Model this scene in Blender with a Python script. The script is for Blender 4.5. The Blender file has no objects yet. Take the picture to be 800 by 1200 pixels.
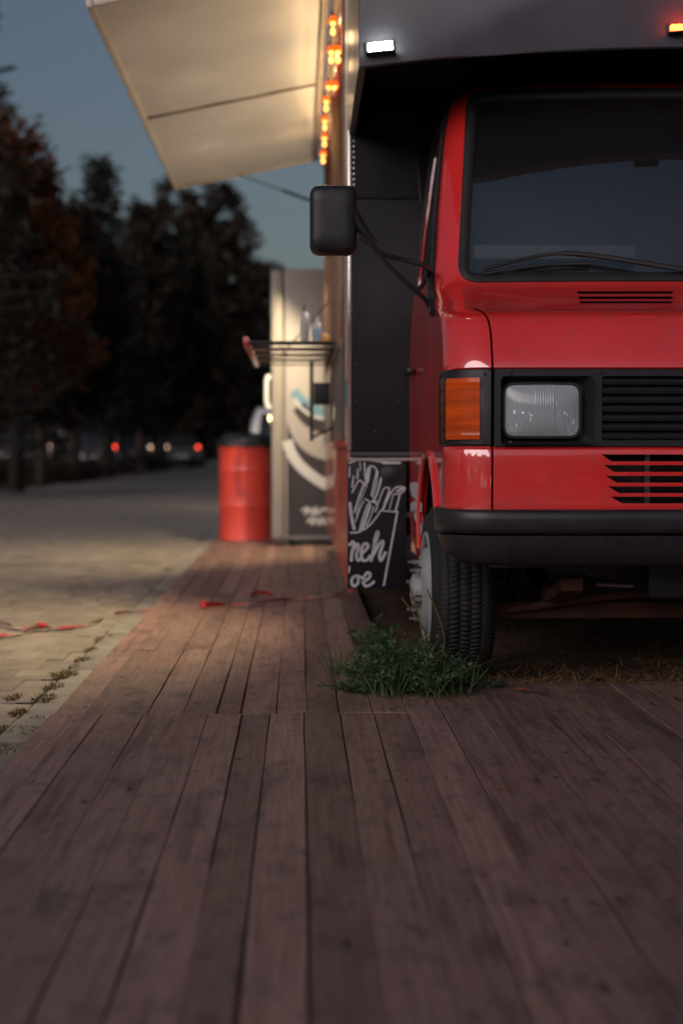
import bpy, bmesh, math, random
from mathutils import Vector, Matrix
R = math.radians
PI = math.pi
scene = bpy.context.scene
COL = scene.collection

# ------------------------------------------------------------------ camera
CAM_H = 0.80
FPX = 50.0 / 36.0 * 1200.0            # focal length in photo pixels (800 x 1200)
cam_d = bpy.data.cameras.new('camera')
cam_d.sensor_fit = 'VERTICAL'
cam_d.sensor_height = 36.0
cam_d.sensor_width = 24.0
cam_d.lens = 50.0
cam_d.clip_start = 0.05
cam_d.clip_end = 600.0
cam_d.dof.use_dof = True
cam_d.dof.focus_distance = 4.32
cam_d.dof.aperture_fstop = 1.75
cam_d.dof.aperture_blades = 0
cam = bpy.data.objects.new('camera', cam_d)
COL.objects.link(cam)
cam.location = (0, 0, CAM_H)
cam.rotation_euler = (R(90 - 2.575), 0, R(-1.72))
scene.camera = cam
CM = cam.rotation_euler.to_matrix()

# ------------------------------------------------------------------ world, dusk sky
SUN_EL = 3.0
SUN_AZ = 212.0
world = bpy.data.worlds.new('World')
scene.world = world
world.use_nodes = True
wn = world.node_tree.nodes
wl = world.node_tree.links
wn.clear()
sky = wn.new('ShaderNodeTexSky')
sky.sky_type = 'NISHITA'
sky.sun_disc = False
sky.sun_elevation = R(SUN_EL)
sky.sun_rotation = R(SUN_AZ)
sky.air_density = 1.0
sky.dust_density = 2.0
sky.ozone_density = 1.6
hsv = wn.new('ShaderNodeHueSaturation')
hsv.inputs['Saturation'].default_value = 0.68
bg = wn.new('ShaderNodeBackground')
bg.inputs['Strength'].default_value = 0.055
wo = wn.new('ShaderNodeOutputWorld')
wl.new(sky.outputs[0], hsv.inputs['Color'])
tint = wn.new('ShaderNodeMix')          # cool white balance of the photograph
tint.data_type = 'RGBA'
tint.blend_type = 'MULTIPLY'
tint.inputs['Factor'].default_value = 1.0
tint.inputs['B'].default_value = (0.915, 0.98, 1.15, 1)
wl.new(hsv.outputs[0], tint.inputs['A'])
wl.new(tint.outputs['Result'], bg.inputs['Color'])
wl.new(bg.outputs[0], wo.inputs['Surface'])

# the last glow of the sun, low behind the camera
sun_d = bpy.data.lights.new('sun', 'SUN')
sun_d.energy = 2.0
sun_d.angle = R(70)
sun_d.color = (1.0, 0.86, 0.88)
sun = bpy.data.objects.new('sun', sun_d)
COL.objects.link(sun)
SUN_DIR = Vector((math.sin(R(SUN_AZ)) * math.cos(R(SUN_EL)), math.cos(R(SUN_AZ)) * math.cos(R(SUN_EL)), math.sin(R(SUN_EL))))
sun.rotation_euler = SUN_DIR.to_track_quat('Z', 'Y').to_euler()

scene.view_settings.view_transform = 'Standard'
scene.view_settings.look = 'None'
scene.view_settings.exposure = 1.0
scene.view_settings.gamma = 1.0
scene.view_settings.use_curve_mapping = False
scene.render.engine = 'CYCLES'
scene.cycles.use_denoising = True
try:
    scene.cycles.denoiser = 'OPENIMAGEDENOISE'
except Exception:
    pass
scene.cycles.max_bounces = 8
scene.cycles.transparent_max_bounces = 12
scene.cycles.sample_clamp_indirect = 4.0
scene.cycles.blur_glossy = 0.5


# ------------------------------------------------------------------ pixel helpers
def ray(px, py):
    return CM @ Vector(((px - 400) / FPX, -(py - 600) / FPX, -1.0))


def P(px, py, Y):                       # photo pixel -> point on the plane y = Y
    d = ray(px, py)
    t = Y / d.y
    return Vector((d.x * t, Y, CAM_H + d.z * t))


def PX(px, py, X):                      # photo pixel -> point on the plane x = X
    d = ray(px, py)
    t = X / d.x
    return Vector((X, d.y * t, CAM_H + d.z * t))


def PZ(px, py, Z=0.0):                  # photo pixel -> point on the plane z = Z
    d = ray(px, py)
    t = (Z - CAM_H) / d.z
    return Vector((d.x * t, d.y * t, Z))


# ------------------------------------------------------------------ mesh builder
class MB:
    def __init__(self):
        self.v = []
        self.f = []

    def add(self, vs, fs):
        n = len(self.v)
        self.v += [tuple(p) for p in vs]
        self.f += [tuple(i + n for i in q) for q in fs]
        return self

    def box(self, x0, x1, y0, y1, z0, z1, M=None):
        vs = [Vector((x, y, z)) for z in (z0, z1) for y in (y0, y1) for x in (x0, x1)]
        if M is not None:
            vs = [M @ p for p in vs]
        return self.add(vs, [(0, 2, 3, 1), (4, 5, 7, 6), (0, 1, 5, 4), (2, 6, 7, 3), (0, 4, 6, 2), (1, 3, 7, 5)])

    def cbox(self, c, s, M=None):
        c = Vector(c)
        T = Matrix.Translation(c)
        if M is not None:
            T = T @ M.to_4x4()
        return self.box(-s[0] / 2, s[0] / 2, -s[1] / 2, s[1] / 2, -s[2] / 2, s[2] / 2, T)

    def rings(self, rings, closed=True, cap=True):
        """loft: list of rings, each a list of points"""
        m = len(rings[0])
        vs = [p for r in rings for p in r]
        fs = []
        for i in range(len(rings) - 1):
            for j in range(m if closed else m - 1):
                k = (j + 1) % m
                fs.append((i * m + j, i * m + k, (i + 1) * m + k, (i + 1) * m + j))
        if cap and closed:
            fs.append(tuple(reversed(range(m))))
            b = (len(rings) - 1) * m
            fs.append(tuple(range(b, b + m)))
        return self.add(vs, fs)

    def tube(self, path, r, seg=10, cap=True):
        path = [Vector(p) for p in path]
        n = len(path)
        rs = r if isinstance(r, (list, tuple)) else [r] * n
        rings = []
        up = None
        for i in range(n):
            t = (path[min(i + 1, n - 1)] - path[max(i - 1, 0)])
            if t.length < 1e-9:
                t = Vector((0, 0, 1))
            t.normalize()
            if up is None:
                a = Vector((0, 0, 1)) if abs(t.z) < 0.9 else Vector((1, 0, 0))
                up = (a - t * a.dot(t)).normalized()
            else:
                up = up - t * up.dot(t)
                if up.length < 1e-6:
                    up = t.orthogonal()
                up.normalize()
            s = t.cross(up)
            rings.append([path[i] + (up * math.cos(2 * PI * k / seg) + s * math.sin(2 * PI * k / seg)) * rs[i] for k in range(seg)])
        return self.rings(rings, True, cap)

    def lathe(self, prof, seg=32, M=None, cap=False):
        """prof: (radius, height) around local z"""
        rings = []
        for (r, h) in prof:
            ring = [Vector((r * math.cos(2 * PI * k / seg), r * math.sin(2 * PI * k / seg), h)) for k in range(seg)]
            if M is not None:
                ring = [M @ p for p in ring]
            rings.append(ring)
        return self.rings(rings, True, cap)

    def prism(self, poly, fn0, fn1):
        """polygon (a,b) pairs mapped by fn0 / fn1 to two ends"""
        return self.rings([[fn0(a, b) for a, b in poly], [fn1(a, b) for a, b in poly]], True, True)

    def ribbon(self, pts, w, nrm, th=0.0):
        """flat stroke of width w along pts in the plane with normal nrm"""
        pts = [Vector(p) for p in pts]
        nrm = Vector(nrm).normalized()
        L, Rr = [], []
        n = len(pts)
        for i in range(n):
            t = (pts[min(i + 1, n - 1)] - pts[max(i - 1, 0)]).normalized()
            s = t.cross(nrm).normalized() * (w / 2)
            L.append(pts[i] + s)
            Rr.append(pts[i] - s)
        vs = L + Rr
        fs = [(i, i + 1, n + i + 1, n + i) for i in range(n - 1)]
        return self.add(vs, fs)

    def build(self, name, mat, parent=None, smooth=None, bevel=0.0, bseg=2, fix=True):
        me = bpy.data.meshes.new(name)
        bm = bmesh.new()
        vs = [bm.verts.new(p) for p in self.v]
        for q in self.f:
            try:
                bm.faces.new([vs[i] for i in q])
            except ValueError:
                pass
        if fix:
            bmesh.ops.recalc_face_normals(bm, faces=bm.faces)
        if bevel > 0:
            es = [e for e in bm.edges if len(e.link_faces) == 2 and e.calc_face_angle(0) > R(30)]
            bmesh.ops.bevel(bm, geom=es, offset=bevel, segments=bseg, profile=0.5, affect='EDGES', clamp_overlap=True)
        shade(bm, smooth if smooth is not None else 35)
        bm.to_mesh(me)
        bm.free()
        return mkobj(name, me, mat, parent)


def shade(bm, deg):
    if deg <= 0:
        return
    for f in bm.faces:
        f.smooth = True
    for e in bm.edges:
        if len(e.link_faces) == 2 and e.calc_face_angle(0) > R(deg):
            e.smooth = False


def mkobj(name, me, mat, parent=None):
    o = bpy.data.objects.new(name, me)
    COL.objects.link(o)
    if mat is not None:
        for m in (mat if isinstance(mat, (list, tuple)) else [mat]):
            me.materials.append(m)
    if parent is not None:
        o.parent = parent
        o.matrix_parent_inverse = Matrix.Translation(-parent.location) if parent.type == 'EMPTY' and parent.parent is None else Matrix.Identity(4)
    return o


def thing(name, label, cat, loc=(0, 0, 0), group=None):
    o = bpy.data.objects.new(name, None)
    COL.objects.link(o)
    o.empty_display_size = 0.1
    o.location = loc
    return tag(o, label, cat, group)


def tag(o, label=None, cat=None, group=None, kind=None):
    if label: o['label'] = label
    if cat: o['category'] = cat
    if group: o['group'] = group
    if kind: o['kind'] = kind
    return o


def boolean(o, cut, op='DIFFERENCE'):
    m = o.modifiers.new('b', 'BOOLEAN')
    m.object = cut
    m.operation = op
    m.solver = 'EXACT'
    dg = bpy.context.evaluated_depsgraph_get()
    dg.update()
    me = bpy.data.meshes.new_from_object(o.evaluated_get(dg))
    o.modifiers.clear()
    o.data = me
    return o


def kill(o):
    bpy.data.objects.remove(o, do_unlink=True)


def reshade(o, deg=35):
    bm = bmesh.new()
    bm.from_mesh(o.data)
    bmesh.ops.remove_doubles(bm, verts=bm.verts, dist=1e-5)
    shade(bm, deg)
    bm.to_mesh(o.data)
    bm.free()


def orient(o, d):
    """turn an open sheet so that its faces look along d"""
    d = Vector(d)
    if sum((p.normal.dot(d) * p.area for p in o.data.polygons)) < 0:
        o.data.flip_normals()
    return o


def clone(o, name):
    c = o.copy()
    c.data = o.data.copy()
    c.name = name
    COL.objects.link(c)
    return c


def smoothpath(pts, n=6):
    """catmull-rom through points"""
    pts = [Vector(p) for p in pts]
    if len(pts) < 3:
        return pts
    out = []
    q = [pts[0] * 2 - pts[1]] + pts + [pts[-1] * 2 - pts[-2]]
    for i in range(1, len(q) - 2):
        for k in range(n):
            t = k / n
            a, b, c, d = q[i - 1], q[i], q[i + 1], q[i + 2]
            out.append(0.5 * ((2 * b) + (c - a) * t + (2 * a - 5 * b + 4 * c - d) * t * t + (3 * b - a - 3 * c + d) * t ** 3))
    out.append(pts[-1])
    return out


def lerp(tab, x):
    if x <= tab[0][0]:
        return tab[0][1]
    for (a, b), (c, d) in zip(tab, tab[1:]):
        if x <= c:
            return b + (d - b) * (x - a) / (c - a)
    return tab[-1][1]


# ------------------------------------------------------------------ materials
MATS = {}


def mat(name, col, rough=0.5, metal=0.0, coat=0.0, spec=0.5, noise=0.0, nscale=8.0, bump=0.0, bscale=60.0, rvar=0.0,
        emit=None, estr=0.0, col2=None, objrand=0.0, coord='Object', stretch=(1, 1, 1), dirt=None, dscale=3.0, damt=0.5, coat_ior=1.5):
    if name in MATS:
        return MATS[name]
    m = bpy.data.materials.new(name)
    m.use_nodes = True
    nt = m.node_tree
    b = nt.nodes['Principled BSDF']
    b.inputs['Base Color'].default_value = (*col, 1)
    b.inputs['Roughness'].default_value = rough
    b.inputs['Metallic'].default_value = metal
    b.inputs['Coat Weight'].default_value = coat
    b.inputs['Coat Roughness'].default_value = 0.04
    b.inputs['Coat IOR'].default_value = coat_ior
    b.inputs['Specular IOR Level'].default_value = spec
    if emit:
        b.inputs['Emission Color'].default_value = (*emit, 1)
        b.inputs['Emission Strength'].default_value = estr
    N = nt.nodes.new
    Lk = nt.links.new
    if noise or bump or rvar or objrand or dirt:
        tc = N('ShaderNodeTexCoord')
        mp = N('ShaderNodeMapping')
        mp.inputs['Scale'].default_value = stretch
        if coord == 'World':
            geo = N('ShaderNodeNewGeometry')
            Lk(geo.outputs['Position'], mp.inputs['Vector'])
        else:
            Lk(tc.outputs[coord], mp.inputs['Vector'])
        vec = mp.outputs[0]
        cur = None
        if noise or col2:
            nz = N('ShaderNodeTexNoise')
            nz.inputs['Scale'].default_value = nscale
            nz.inputs['Detail'].default_value = 6
            nz.inputs['Roughness'].default_value = 0.6
            Lk(vec, nz.inputs['Vector'])
            rp = N('ShaderNodeValToRGB')
            rp.color_ramp.elements[0].position = 0.3
            rp.color_ramp.elements[1].position = 0.7
            c2 = col2 if col2 else tuple(c * (1 - noise) for c in col)
            rp.color_ramp.elements[0].color = (*c2, 1)
            rp.color_ramp.elements[1].color = (*(min(1, c * (1 + noise * 0.5)) for c in col), 1)
            Lk(nz.outputs['Fac'], rp.inputs['Fac'])
            cur = rp.outputs['Color']
        if dirt:
            dz = N('ShaderNodeTexNoise')
            dz.inputs['Scale'].default_value = dscale
            dz.inputs['Detail'].default_value = 8
            dz.inputs['Roughness'].default_value = 0.7
            Lk(vec, dz.inputs['Vector'])
            dr = N('ShaderNodeValToRGB')
            dr.color_ramp.elements[0].position = 0.5
            dr.color_ramp.elements[1].position = 0.75
            dr.color_ramp.elements[0].color = (0, 0, 0, 1)
            dr.color_ramp.elements[1].color = (damt, damt, damt, 1)
            Lk(dz.outputs['Fac'], dr.inputs['Fac'])
            mx = N('ShaderNodeMix')
            mx.data_type = 'RGBA'
            Lk(dr.outputs['Color'], mx.inputs['Factor'])
            if cur:
                Lk(cur, mx.inputs['A'])
            else:
                mx.inputs['A'].default_value = (*col, 1)
            mx.inputs['B'].default_value = (*dirt, 1)
            cur = mx.outputs['Result']
        if objrand:
            oi = N('ShaderNodeObjectInfo')
            mr = N('ShaderNodeMapRange')
            mr.inputs['To Min'].default_value = 1 - objrand
            mr.inputs['To Max'].default_value = 1 + objrand
            Lk(oi.outputs['Random'], mr.inputs['Value'])
            hs = N('ShaderNodeHueSaturation')
            Lk(mr.outputs[0], hs.inputs['Value'])
            if cur:
                Lk(cur, hs.inputs['Color'])
            else:
                hs.inputs['Color'].default_value = (*col, 1)
            cur = hs.outputs['Color']
        if cur:
            Lk(cur, b.inputs['Base Color'])
        if rvar:
            rz = N('ShaderNodeTexNoise')
            rz.inputs['Scale'].default_value = nscale * 0.7
            rz.inputs['Detail'].default_value = 5
            Lk(vec, rz.inputs['Vector'])
            rr = N('ShaderNodeMapRange')
            rr.inputs['From Min'].default_value = 0.3
            rr.inputs['From Max'].default_value = 0.7
            rr.inputs['To Min'].default_value = max(0.02, rough - rvar)
            rr.inputs['To Max'].default_value = min(1, rough + rvar)
            Lk(rz.outputs['Fac'], rr.inputs['Value'])
            Lk(rr.outputs[0], b.inputs['Roughness'])
        if bump:
            bz = N('ShaderNodeTexNoise')
            bz.inputs['Scale'].default_value = bscale
            bz.inputs['Detail'].default_value = 4
            Lk(vec, bz.inputs['Vector'])
            bp = N('ShaderNodeBump')
            bp.inputs['Strength'].default_value = bump
            bp.inputs['Distance'].default_value = 0.01
            Lk(bz.outputs['Fac'], bp.inputs['Height'])
            Lk(bp.outputs[0], b.inputs['Normal'])
    MATS[name] = m
    return m


def emat(name, col, strength):
    if name in MATS:
        return MATS[name]
    m = bpy.data.materials.new(name)
    m.use_nodes = True
    nt = m.node_tree
    nt.nodes.clear()
    e = nt.nodes.new('ShaderNodeEmission')
    e.inputs[0].default_value = (*col, 1)
    e.inputs[1].default_value = strength
    o = nt.nodes.new('ShaderNodeOutputMaterial')
    nt.links.new(e.outputs[0], o.inputs[0])
    MATS[name] = m
    return m


def glassmat(name, tint=(0.8, 0.85, 0.88), ior=1.5, rough=0.0, body=0.0, bodycol=(0.5, 0.5, 0.5)):
    """thin pane: fresnel reflection over a tinted see-through"""
    m = bpy.data.materials.new(name)
    m.use_nodes = True
    nt = m.node_tree
    nt.nodes.clear()
    N, Lk = nt.nodes.new, nt.links.new
    tr = N('ShaderNodeBsdfTransparent')
    tr.inputs[0].default_value = (*tint, 1)
    gl = N('ShaderNodeBsdfGlossy')
    gl.inputs['Roughness'].default_value = rough
    fr = N('ShaderNodeFresnel')
    fr.inputs['IOR'].default_value = ior
    mx = N('ShaderNodeMixShader')
    o = N('ShaderNodeOutputMaterial')
    base = tr.outputs[0]
    if body > 0:
        df = N('ShaderNodeBsdfDiffuse')
        df.inputs[0].default_value = (*bodycol, 1)
        m2 = N('ShaderNodeMixShader')
        m2.inputs[0].default_value = body
        Lk(tr.outputs[0], m2.inputs[1])
        Lk(df.outputs[0], m2.inputs[2])
        base = m2.outputs[0]
    Lk(fr.outputs[0], mx.inputs[0])
    Lk(base, mx.inputs[1])
    Lk(gl.outputs[0], mx.inputs[2])
    Lk(mx.outputs[0], o.inputs[0])
    MATS[name] = m
    return m


M_RED = mat('red_paint', (0.80, 0.030, 0.028), 0.32, coat=1.0, coat_ior=2.1, noise=0.12, nscale=3, rvar=0.10, bump=0.015, bscale=35, dirt=(0.34, 0.075, 0.06), dscale=11, damt=0.45)
M_BLACKPL = mat('black_plastic', (0.016, 0.016, 0.019), 0.42, spec=0.4, noise=0.2, nscale=20, bump=0.06, bscale=300, rvar=0.08)
M_BLACKMATTE = mat('black_vinyl', (0.007, 0.007, 0.009), 0.6, spec=0.25, noise=0.4, nscale=4, rvar=0.1, dirt=(0.02, 0.02, 0.022), dscale=2.5, damt=0.5)
M_LUTON = mat('charcoal_skin', (0.085, 0.088, 0.105), 0.36, noise=0.25, nscale=3, rvar=0.08, dirt=(0.11, 0.11, 0.125), dscale=4, damt=0.4)
M_RUBBER = mat('rubber', (0.014, 0.014, 0.015), 0.6, noise=0.3, nscale=15, bump=0.1, bscale=120)
M_TYRE = mat('tyre_rubber', (0.012, 0.0115, 0.0115), 0.75, noise=0.35, nscale=12, bump=0.2, bscale=150, dirt=(0.07, 0.06, 0.05), dscale=10, damt=0.35)
M_RIM = mat('grey_rim', (0.30, 0.32, 0.31), 0.45, noise=0.2, nscale=10, dirt=(0.08, 0.06, 0.05), dscale=9, damt=0.6, spec=0.5)
M_CHROME = mat('reflector', (0.80, 0.81, 0.83), 0.22, metal=1.0)
M_STEEL = mat('steel', (0.35, 0.34, 0.33), 0.35, metal=1.0, noise=0.3, nscale=8)
M_ALU = mat('aluminium', (0.62, 0.58, 0.52), 0.32, metal=1.0, noise=0.15, nscale=6, rvar=0.1)
M_RUST = mat('rusty_steel', (0.075, 0.030, 0.018), 0.85, noise=0.5, nscale=10, bump=0.3, bscale=60)
M_DARKMETAL = mat('dark_metal', (0.025, 0.024, 0.024), 0.5, metal=0.3, noise=0.3, nscale=10)
M_AMBER = mat('amber_lens', (0.62, 0.078, 0.006), 0.22, coat=0.15, spec=.35, noise=0.45, nscale=3, stretch=(1, 1, 14))
M_WHITEPRINT = mat('white_print', (0.42, 0.44, 0.46), 0.5, noise=0.25, nscale=40)
M_CREAM = mat('cream_panel', (0.54, 0.49, 0.42), 0.45, noise=0.12, nscale=2.0, rvar=0.12, dirt=(0.40, 0.33, 0.24), dscale=1.6, damt=0.6)
M_CREAMFR = mat('cream_frame', (0.55, 0.47, 0.36), 0.4, noise=0.2, nscale=5)
M_SKIRT = mat('orange_red_skirt', (0.46, 0.09, 0.05), 0.4, coat=0.4, noise=0.2, nscale=3, dirt=(0.25, 0.08, 0.05), dscale=4, damt=0.5)
M_INT = mat('interior_wall', (0.30, 0.31, 0.33), 0.6, noise=0.2, nscale=3)
M_DASH = mat('dash_plastic', (0.03, 0.03, 0.033), 0.6, noise=0.3, nscale=20)
M_SEAT = mat('seat_cloth', (0.05, 0.05, 0.055), 0.9, noise=0.3, nscale=60)
M_WOODPOST = mat('stained_wood', (0.11, 0.055, 0.03), 0.5, noise=0.4, nscale=6, stretch=(4, 4, 0.5))
G_WIND = glassmat('windscreen_glass', (0.74, 0.77, 0.78), 3.8, body=0.032, bodycol=(0.42, 0.43, 0.45))
G_SIDE = glassmat('side_glass', (0.45, 0.5, 0.52), 1.52)
G_LENS = glassmat('headlamp_glass', (0.88, 0.92, 0.92), 1.6, body=0.50, bodycol=(0.62, 0.69, 0.71))

random.seed(7)

# ================================================================== SETTING
def nodes_of(name):
    m = bpy.data.materials.new(name)
    m.use_nodes = True
    MATS[name] = m
    nt = m.node_tree
    return m, nt, nt.nodes['Principled BSDF'], nt.nodes.new, nt.links.new


def wood_deck():
    m, nt, b, N, Lk = nodes_of('weathered_decking')
    geo = N('ShaderNodeNewGeometry')
    oi = N('ShaderNodeObjectInfo')
    off = N('ShaderNodeVectorMath'); off.operation = 'ADD'
    sc = N('ShaderNodeVectorMath'); sc.operation = 'SCALE'
    cmb = N('ShaderNodeCombineXYZ')
    Lk(oi.outputs['Random'], cmb.inputs[0]); Lk(oi.outputs['Random'], cmb.inputs[1])
    Lk(cmb.outputs[0], sc.inputs[0]); sc.inputs['Scale'].default_value = 37.0
    Lk(geo.outputs['Position'], off.inputs[0]); Lk(sc.outputs[0], off.inputs[1])

    def noise(scale, stretch, detail=5, rough=0.6, src=None):
        mp = N('ShaderNodeMapping'); mp.inputs['Scale'].default_value = stretch
        Lk(src or off.outputs[0], mp.inputs['Vector'])
        n = N('ShaderNodeTexNoise'); n.inputs['Scale'].default_value = scale
        n.inputs['Detail'].default_value = detail; n.inputs['Roughness'].default_value = rough
        Lk(mp.outputs[0], n.inputs['Vector'])
        return n.outputs['Fac']

    def ramp(fac, stops):
        r = N('ShaderNodeValToRGB')
        while len(r.color_ramp.elements) < len(stops):
            r.color_ramp.elements.new(0.5)
        for e, (p, c) in zip(r.color_ramp.elements, stops):
            e.position = p; e.color = (*c, 1)
        Lk(fac, r.inputs['Fac'])
        return r.outputs['Color']

    def mix(fac, a, c, mode='MIX'):
        x = N('ShaderNodeMix'); x.data_type = 'RGBA'; x.blend_type = mode
        if isinstance(fac, float): x.inputs['Factor'].default_value = fac
        else: Lk(fac, x.inputs['Factor'])
        for s, k in ((a, 'A'), (c, 'B')):
            if isinstance(s, tuple): x.inputs[k].default_value = (*s, 1)
            else: Lk(s, x.inputs[k])
        return x.outputs['Result']
    grain = noise(14, (6, 0.25, 6), 8, 0.65)
    base = ramp(grain, [(0.27, (0.172, 0.092, 0.077)), (0.5, (0.265, 0.156, 0.132)), (0.74, (0.350, 0.220, 0.190))])
    # worn paint: greyer patches, world scale so that it crosses boards
    wear = noise(1.6, (1, 0.7, 1), 7, 0.7, geo.outputs['Position'])
    wearm = ramp(wear, [(0.48, (0, 0, 0)), (0.70, (0.8, 0.8, 0.8))])
    grey = ramp(grain, [(0.3, (0.168, 0.115, 0.102)), (0.7, (0.300, 0.216, 0.192))])
    c = mix(wearm, base, grey)
    # dark stains and knots
    st = noise(4.5, (1.5, 0.6, 1), 6, 0.75)
    stm = ramp(st, [(0.52, (0, 0, 0)), (0.66, (0.8, 0.8, 0.8))])
    c = mix(stm, c, (0.10, 0.065, 0.064))
    kn = N('ShaderNodeTexVoronoi'); kn.inputs['Scale'].default_value = 5.0
    mpk = N('ShaderNodeMapping'); mpk.inputs['Scale'].default_value = (2.0, 0.8, 1)
    Lk(off.outputs[0], mpk.inputs['Vector']); Lk(mpk.outputs[0], kn.inputs['Vector'])
    knm = ramp(kn.outputs['Distance'], [(0.04, (0.95, 0.95, 0.95)), (0.11, (0, 0, 0))])
    c = mix(knm, c, (0.03, 0.017, 0.015))
    sp = noise(11, (1.3, .8, 1), 7, 0.7, geo.outputs['Position'])
    spm = ramp(sp, [(0.54, (0, 0, 0)), (0.64, (0.62, 0.62, 0.62))])
    c = mix(spm, c, (0.095, 0.062, 0.062))
    # long dark worn streaks where the paint has gone
    lg = noise(3.2, (6, 0.35, 1), 5, 0.65, geo.outputs['Position'])
    lgm = ramp(lg, [(0.55, (0, 0, 0)), (0.68, (0.68, 0.68, 0.68))])
    c = mix(lgm, c, (0.085, 0.043, 0.040))
    # small pale scuffs
    sf = noise(7, (1.4, 0.9, 1), 8, 0.8)
    sfm = ramp(sf, [(0.63, (0, 0, 0)), (0.74, (0.6, 0.6, 0.6))])
    c = mix(sfm, c, (0.34, 0.29, 0.28))
    hs = N('ShaderNodeHueSaturation')
    mr = N('ShaderNodeMapRange'); mr.inputs['To Min'].default_value = 0.66; mr.inputs['To Max'].default_value = 1.16
    Lk(oi.outputs['Random'], mr.inputs['Value']); Lk(mr.outputs[0], hs.inputs['Value']); Lk(c, hs.inputs['Color']); hs.inputs['Saturation'].default_value = 1.0
    Lk(hs.outputs[0], b.inputs['Base Color'])
    rr = N('ShaderNodeMapRange'); rr.inputs['To Min'].default_value = 0.42; rr.inputs['To Max'].default_value = 0.72
    Lk(wear, rr.inputs['Value']); Lk(rr.outputs[0], b.inputs['Roughness'])
    b.inputs['Specular IOR Level'].default_value = 0.35
    fine = noise(60, (5, 0.4, 5), 5, 0.6)
    ad = N('ShaderNodeMath'); ad.operation = 'ADD'
    Lk(grain, ad.inputs[0]); Lk(fine, ad.inputs[1])
    bp = N('ShaderNodeBump'); bp.inputs['Strength'].default_value = 0.35; bp.inputs['Distance'].default_value = 0.004
    Lk(ad.outputs[0], bp.inputs['Height']); Lk(bp.outputs[0], b.inputs['Normal'])
    return m


M_DECK = wood_deck()
M_DECKDIRT = mat('deck_dirt', (0.085, 0.052, 0.044), 0.95, noise=0.4, nscale=20, coord='World')
M_SCREW = mat('dark_screw', (0.02, 0.017, 0.016), 0.5, metal=0.6, noise=0.3)
M_PAVER = mat('concrete_paver', (0.27, 0.228, 0.19), 0.8, noise=0.28, nscale=9, bump=0.25, bscale=140, coord='World', objrand=0.14, dirt=(0.12, 0.10, 0.075), dscale=2.2, damt=0.6)
M_PAVERB = mat('paver_field', (0.25, 0.212, 0.178), 0.8, noise=0.3, nscale=5, bump=0.25, bscale=90, coord='World', dirt=(0.13, 0.11, 0.085), dscale=0.8, damt=0.6)
M_KERB = mat('concrete_kerb', (0.26, 0.24, 0.21), 0.85, noise=0.3, nscale=10, bump=0.3, bscale=120, coord='World', objrand=0.1, dirt=(0.12, 0.10, 0.08), dscale=3, damt=0.6)
M_SAND = mat('joint_sand', (0.12, 0.10, 0.075), 0.95, noise=0.4, nscale=14, coord='World', bump=0.3, bscale=200)
M_SOIL = mat('soil', (0.085, 0.050, 0.030), 0.95, noise=0.5, nscale=8, coord='World', bump=0.6, bscale=70, dirt=(0.12, 0.085, 0.045), dscale=6, damt=0.7)
M_GROUND = mat('park_ground', (0.06, 0.052, 0.03), 0.95, noise=0.4, nscale=1.2, coord='World', bump=0.5, bscale=20)

# ground: one sheet to the horizon
g = MB().add([(-300, -40, -0.09), (300, -40, -0.09), (300, 500, -0.09), (-300, 500, -0.09)], [(0, 1, 2, 3)]).build('ground', M_GROUND, smooth=0)
tag(g, 'dark park soil reaching the horizon beyond the path', kind='structure')

# pavement
EDGE = -0.745            # left edge of the deck
KX0, KX1 = -0.865, -0.752
ZP = -0.035
ROAD_L = -5.6
pav = MB().add([(ROAD_L, -6, ZP - 0.012), (KX0 + 0.02, -6, ZP - 0.012), (KX0 + 0.02, 95, ZP - 0.012), (ROAD_L, 95, ZP - 0.012)], [(0, 1, 2, 3)]).build('pavement', M_SAND, smooth=0)
tag(pav, 'block paved path beside the wooden deck', kind='structure')
PW, PL = 0.118, 0.238     # paver module


def paver_verts(w, l, h, ch=0.0025):
    a, b2 = w / 2, l / 2
    bot = [(-a, -b2, -h), (a, -b2, -h), (a, b2, -h), (-a, b2, -h)]
    mid = [(-a, -b2, -ch), (a, -b2, -ch), (a, b2, -ch), (-a, b2, -ch)]
    a -= ch; b2 -= ch
    top = [(-a, -b2, 0), (a, -b2, 0), (a, b2, 0), (-a, b2, 0)]
    return bot, mid, top


mb = MB(); mb.rings(list(paver_verts(PW - 0.0015, PL - 0.007, 0.03)), True, True)
proto = mb.build('paver', M_PAVER, pav, smooth=0)
paver_mesh = proto.data
rng = random.Random(3)
cells = []
ny = 0
y = 1.2
while y < 22:
    x = KX0 - PW / 2 - 0.004 - (PW / 2 if ny % 2 else 0)
    while x > -5.4:
        cells.append((x, y))
        x -= PW
    if ny % 2:
        cells.append((KX0 - 0.004 - PW / 4 - 0.001, y, 1))
    y += PL
    ny += 1


def inframe(x, y):
    if y < 3.2: return False
    px = 350 + x * FPX / y
    return px > -25


vis = sorted([c for c in cells if inframe(c[0], c[1]) and len(c) == 2], key=lambda c: c[1])[:300]
vset = set(vis)
first = True
for c in vis:
    o = proto if first else proto.copy()
    if not first:
        COL.objects.link(o)
    first = False
    o.location = (c[0], c[1], ZP + rng.uniform(-0.003, 0.003))
    o.rotation_euler = (rng.uniform(-.006, .006), rng.uniform(-.008, .008), rng.uniform(-.012, .012))
mb = MB()
for c in cells:
    if c in vset: continue
    w = PW if len(c) == 2 else PW / 2
    bot, mid, top = paver_verts(w - 0.0015, PL - 0.007, 0.03)
    dz = ZP + rng.uniform(-0.003, 0.003)
    mb.rings([[(p[0] + c[0], p[1] + c[1], p[2] + dz) for p in r] for r in (mid, top)], True, False)
    n = len(mb.v)
    mb.f.append((n - 4, n - 3, n - 2, n - 1))
o = mb.build('paver_field', M_PAVERB, pav, smooth=0, fix=False)
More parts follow.
